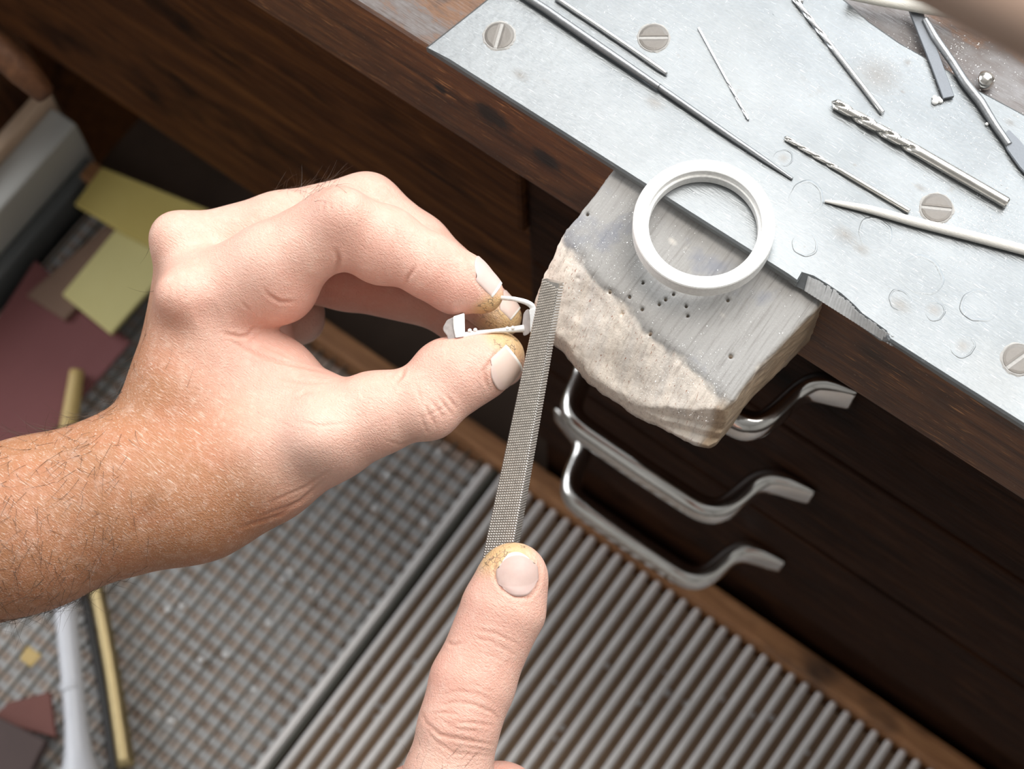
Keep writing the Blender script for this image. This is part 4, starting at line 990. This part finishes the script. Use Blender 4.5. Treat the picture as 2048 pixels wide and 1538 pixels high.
def tooth_face(cent, across, nrm, wfun, ncol, pitch, shear, hgt, t0, t1):
    V = []; Fc = []; nrow = int((t1-t0)/pitch)
    for j in range(nrow):
        for i in range(ncol):
            t = t0+(j+.5)*pitch+shear*(i/ncol-.5)*pitch+(.5*pitch if i % 2 else 0); w_ = wfun(t); u = (i+.5)/ncol-.5; dw = w_/ncol*.62; dt = pitch*.62
            c = cent(t)+across*(u*w_)
            b = len(V); V += [c-across*dw, c-ax_*dt, c+across*dw, c+ax_*dt, c+nrm*hgt-ax_*dt*.25]
            Fc += [(b, b+1, b+4), (b+1, b+2, b+4), (b+2, b+3, b+4), (b+3, b, b+4)]
    return V, Fc
V1, F1 = tooth_face(lambda t: T_+ax_*t+nr_*(thk(t)/2-.0002), sd_, nr_, lambda t: wid(t)-.0003, 11, .00078, 2.4, .00036, .0006, LB-.02)
o = from_py('cut_teeth', c2w(np.array(V1)), F1, M['file_steel'], ff); o['kind'] = 'stuff'
V1, F1 = tooth_face(lambda t: T_+ax_*t+sd_*(wid(t)/2-.0002), nr_, sd_, lambda t: thk(t)-.0004, 4, .00082, 1.6, .00034, .0008, LB-.02)
o = from_py('edge_teeth', c2w(np.array(V1)), F1, M['file_steel'], ff); o['kind'] = 'stuff'
hd = [T_+ax_*t for t in (LB-.002, LB+.01, LB+.03, LB+.06, LB+.09)]
P, r = smooth_path([c2w(p) for p in hd], [.0045, .008, .010, .011, .009], .004); tube('handle', P, r, M['rail_wood'], ff, 16)

# ================================================================== ring mount being filed
jew = thing('ring_mount', 'small silver ring mount with beaded bar held between finger and thumb', 'jewellery', tuple(at(980, 640, .56)))
def jtube(name, pts, rad, mat, n=12, sy=1.0):
    P, r = smooth_path([at(*p) for p in pts], rad, .0003, 6); return tube(name, P, r, mat, jew, n, sy)
jtube('beaded_bar', [(926, 672, .5495), (950, 667, .5492), (985, 662, .5492), (1015, 660, .5498), (1047, 657, .5510)], [.00105, .00085, .00055, .0008, .0011], M['silver'])
for (x, y) in ((939.5, 661), (950.5, 660), (1014.5, 657), (1025.5, 655.5)):
    bm = bmesh.new(); bmesh.ops.create_icosphere(bm, subdivisions=2, radius=.00062, matrix=Matrix.Translation(at(x, y, .5487 if x < 1000 else .5493))); o = from_bm('bead', bm, M['silver'], jew, True)
jtube('top_wire', [(985, 594, .5565), (1008, 596, .5545), (1030, 598, .5530), (1052, 604, .5528), (1064, 611, .5532), (1068, 622, .5538)], [.00065, .00065, .00068, .0008, .0009, .0008], M['silver'])
def jslab(name, pxs, d0, d1, mat, bev=.0002):
    top = [at(x, y, d0) for x, y in pxs]; bot = [at(x, y, d1) for x, y in pxs]; n = len(top)
    o = from_py(name, top+bot, [tuple(range(n)), tuple(range(n, 2*n))[::-1]]+[((i+1) % n, i, n+i, n+(i+1) % n) for i in range(n)], mat, jew)
    bm = bmesh.new(); bm.from_mesh(o.data); bmesh.ops.recalc_face_normals(bm, faces=bm.faces); bmesh.ops.bevel(bm, geom=list(bm.edges), offset=bev, segments=2, affect='EDGES'); bm.to_mesh(o.data); bm.free(); return o
jslab('square_collet', [(906, 633), (929, 626), (930, 672), (926, 674), (911, 676), (907, 655)], .5482, .5580, M['silver'])
jslab('shoulder_plate', [(894, 640), (907, 634), (911, 676), (922, 676), (918, 686), (905, 692), (897, 690), (895, 672), (887, 662), (886, 655)], .5492, .5580, M['silver_shade'])
jslab('end_collet', [(1058, 618), (1072, 616), (1080, 640), (1064, 666), (1060, 664), (1060, 640)], .5520, .5575, M['silver'])
jslab('end_plate', [(1047, 627), (1053, 619), (1059, 618), (1060, 640), (1061, 664), (1054, 670), (1047, 672), (1044, 655)], .5530, .5570, M['silver_shade'])
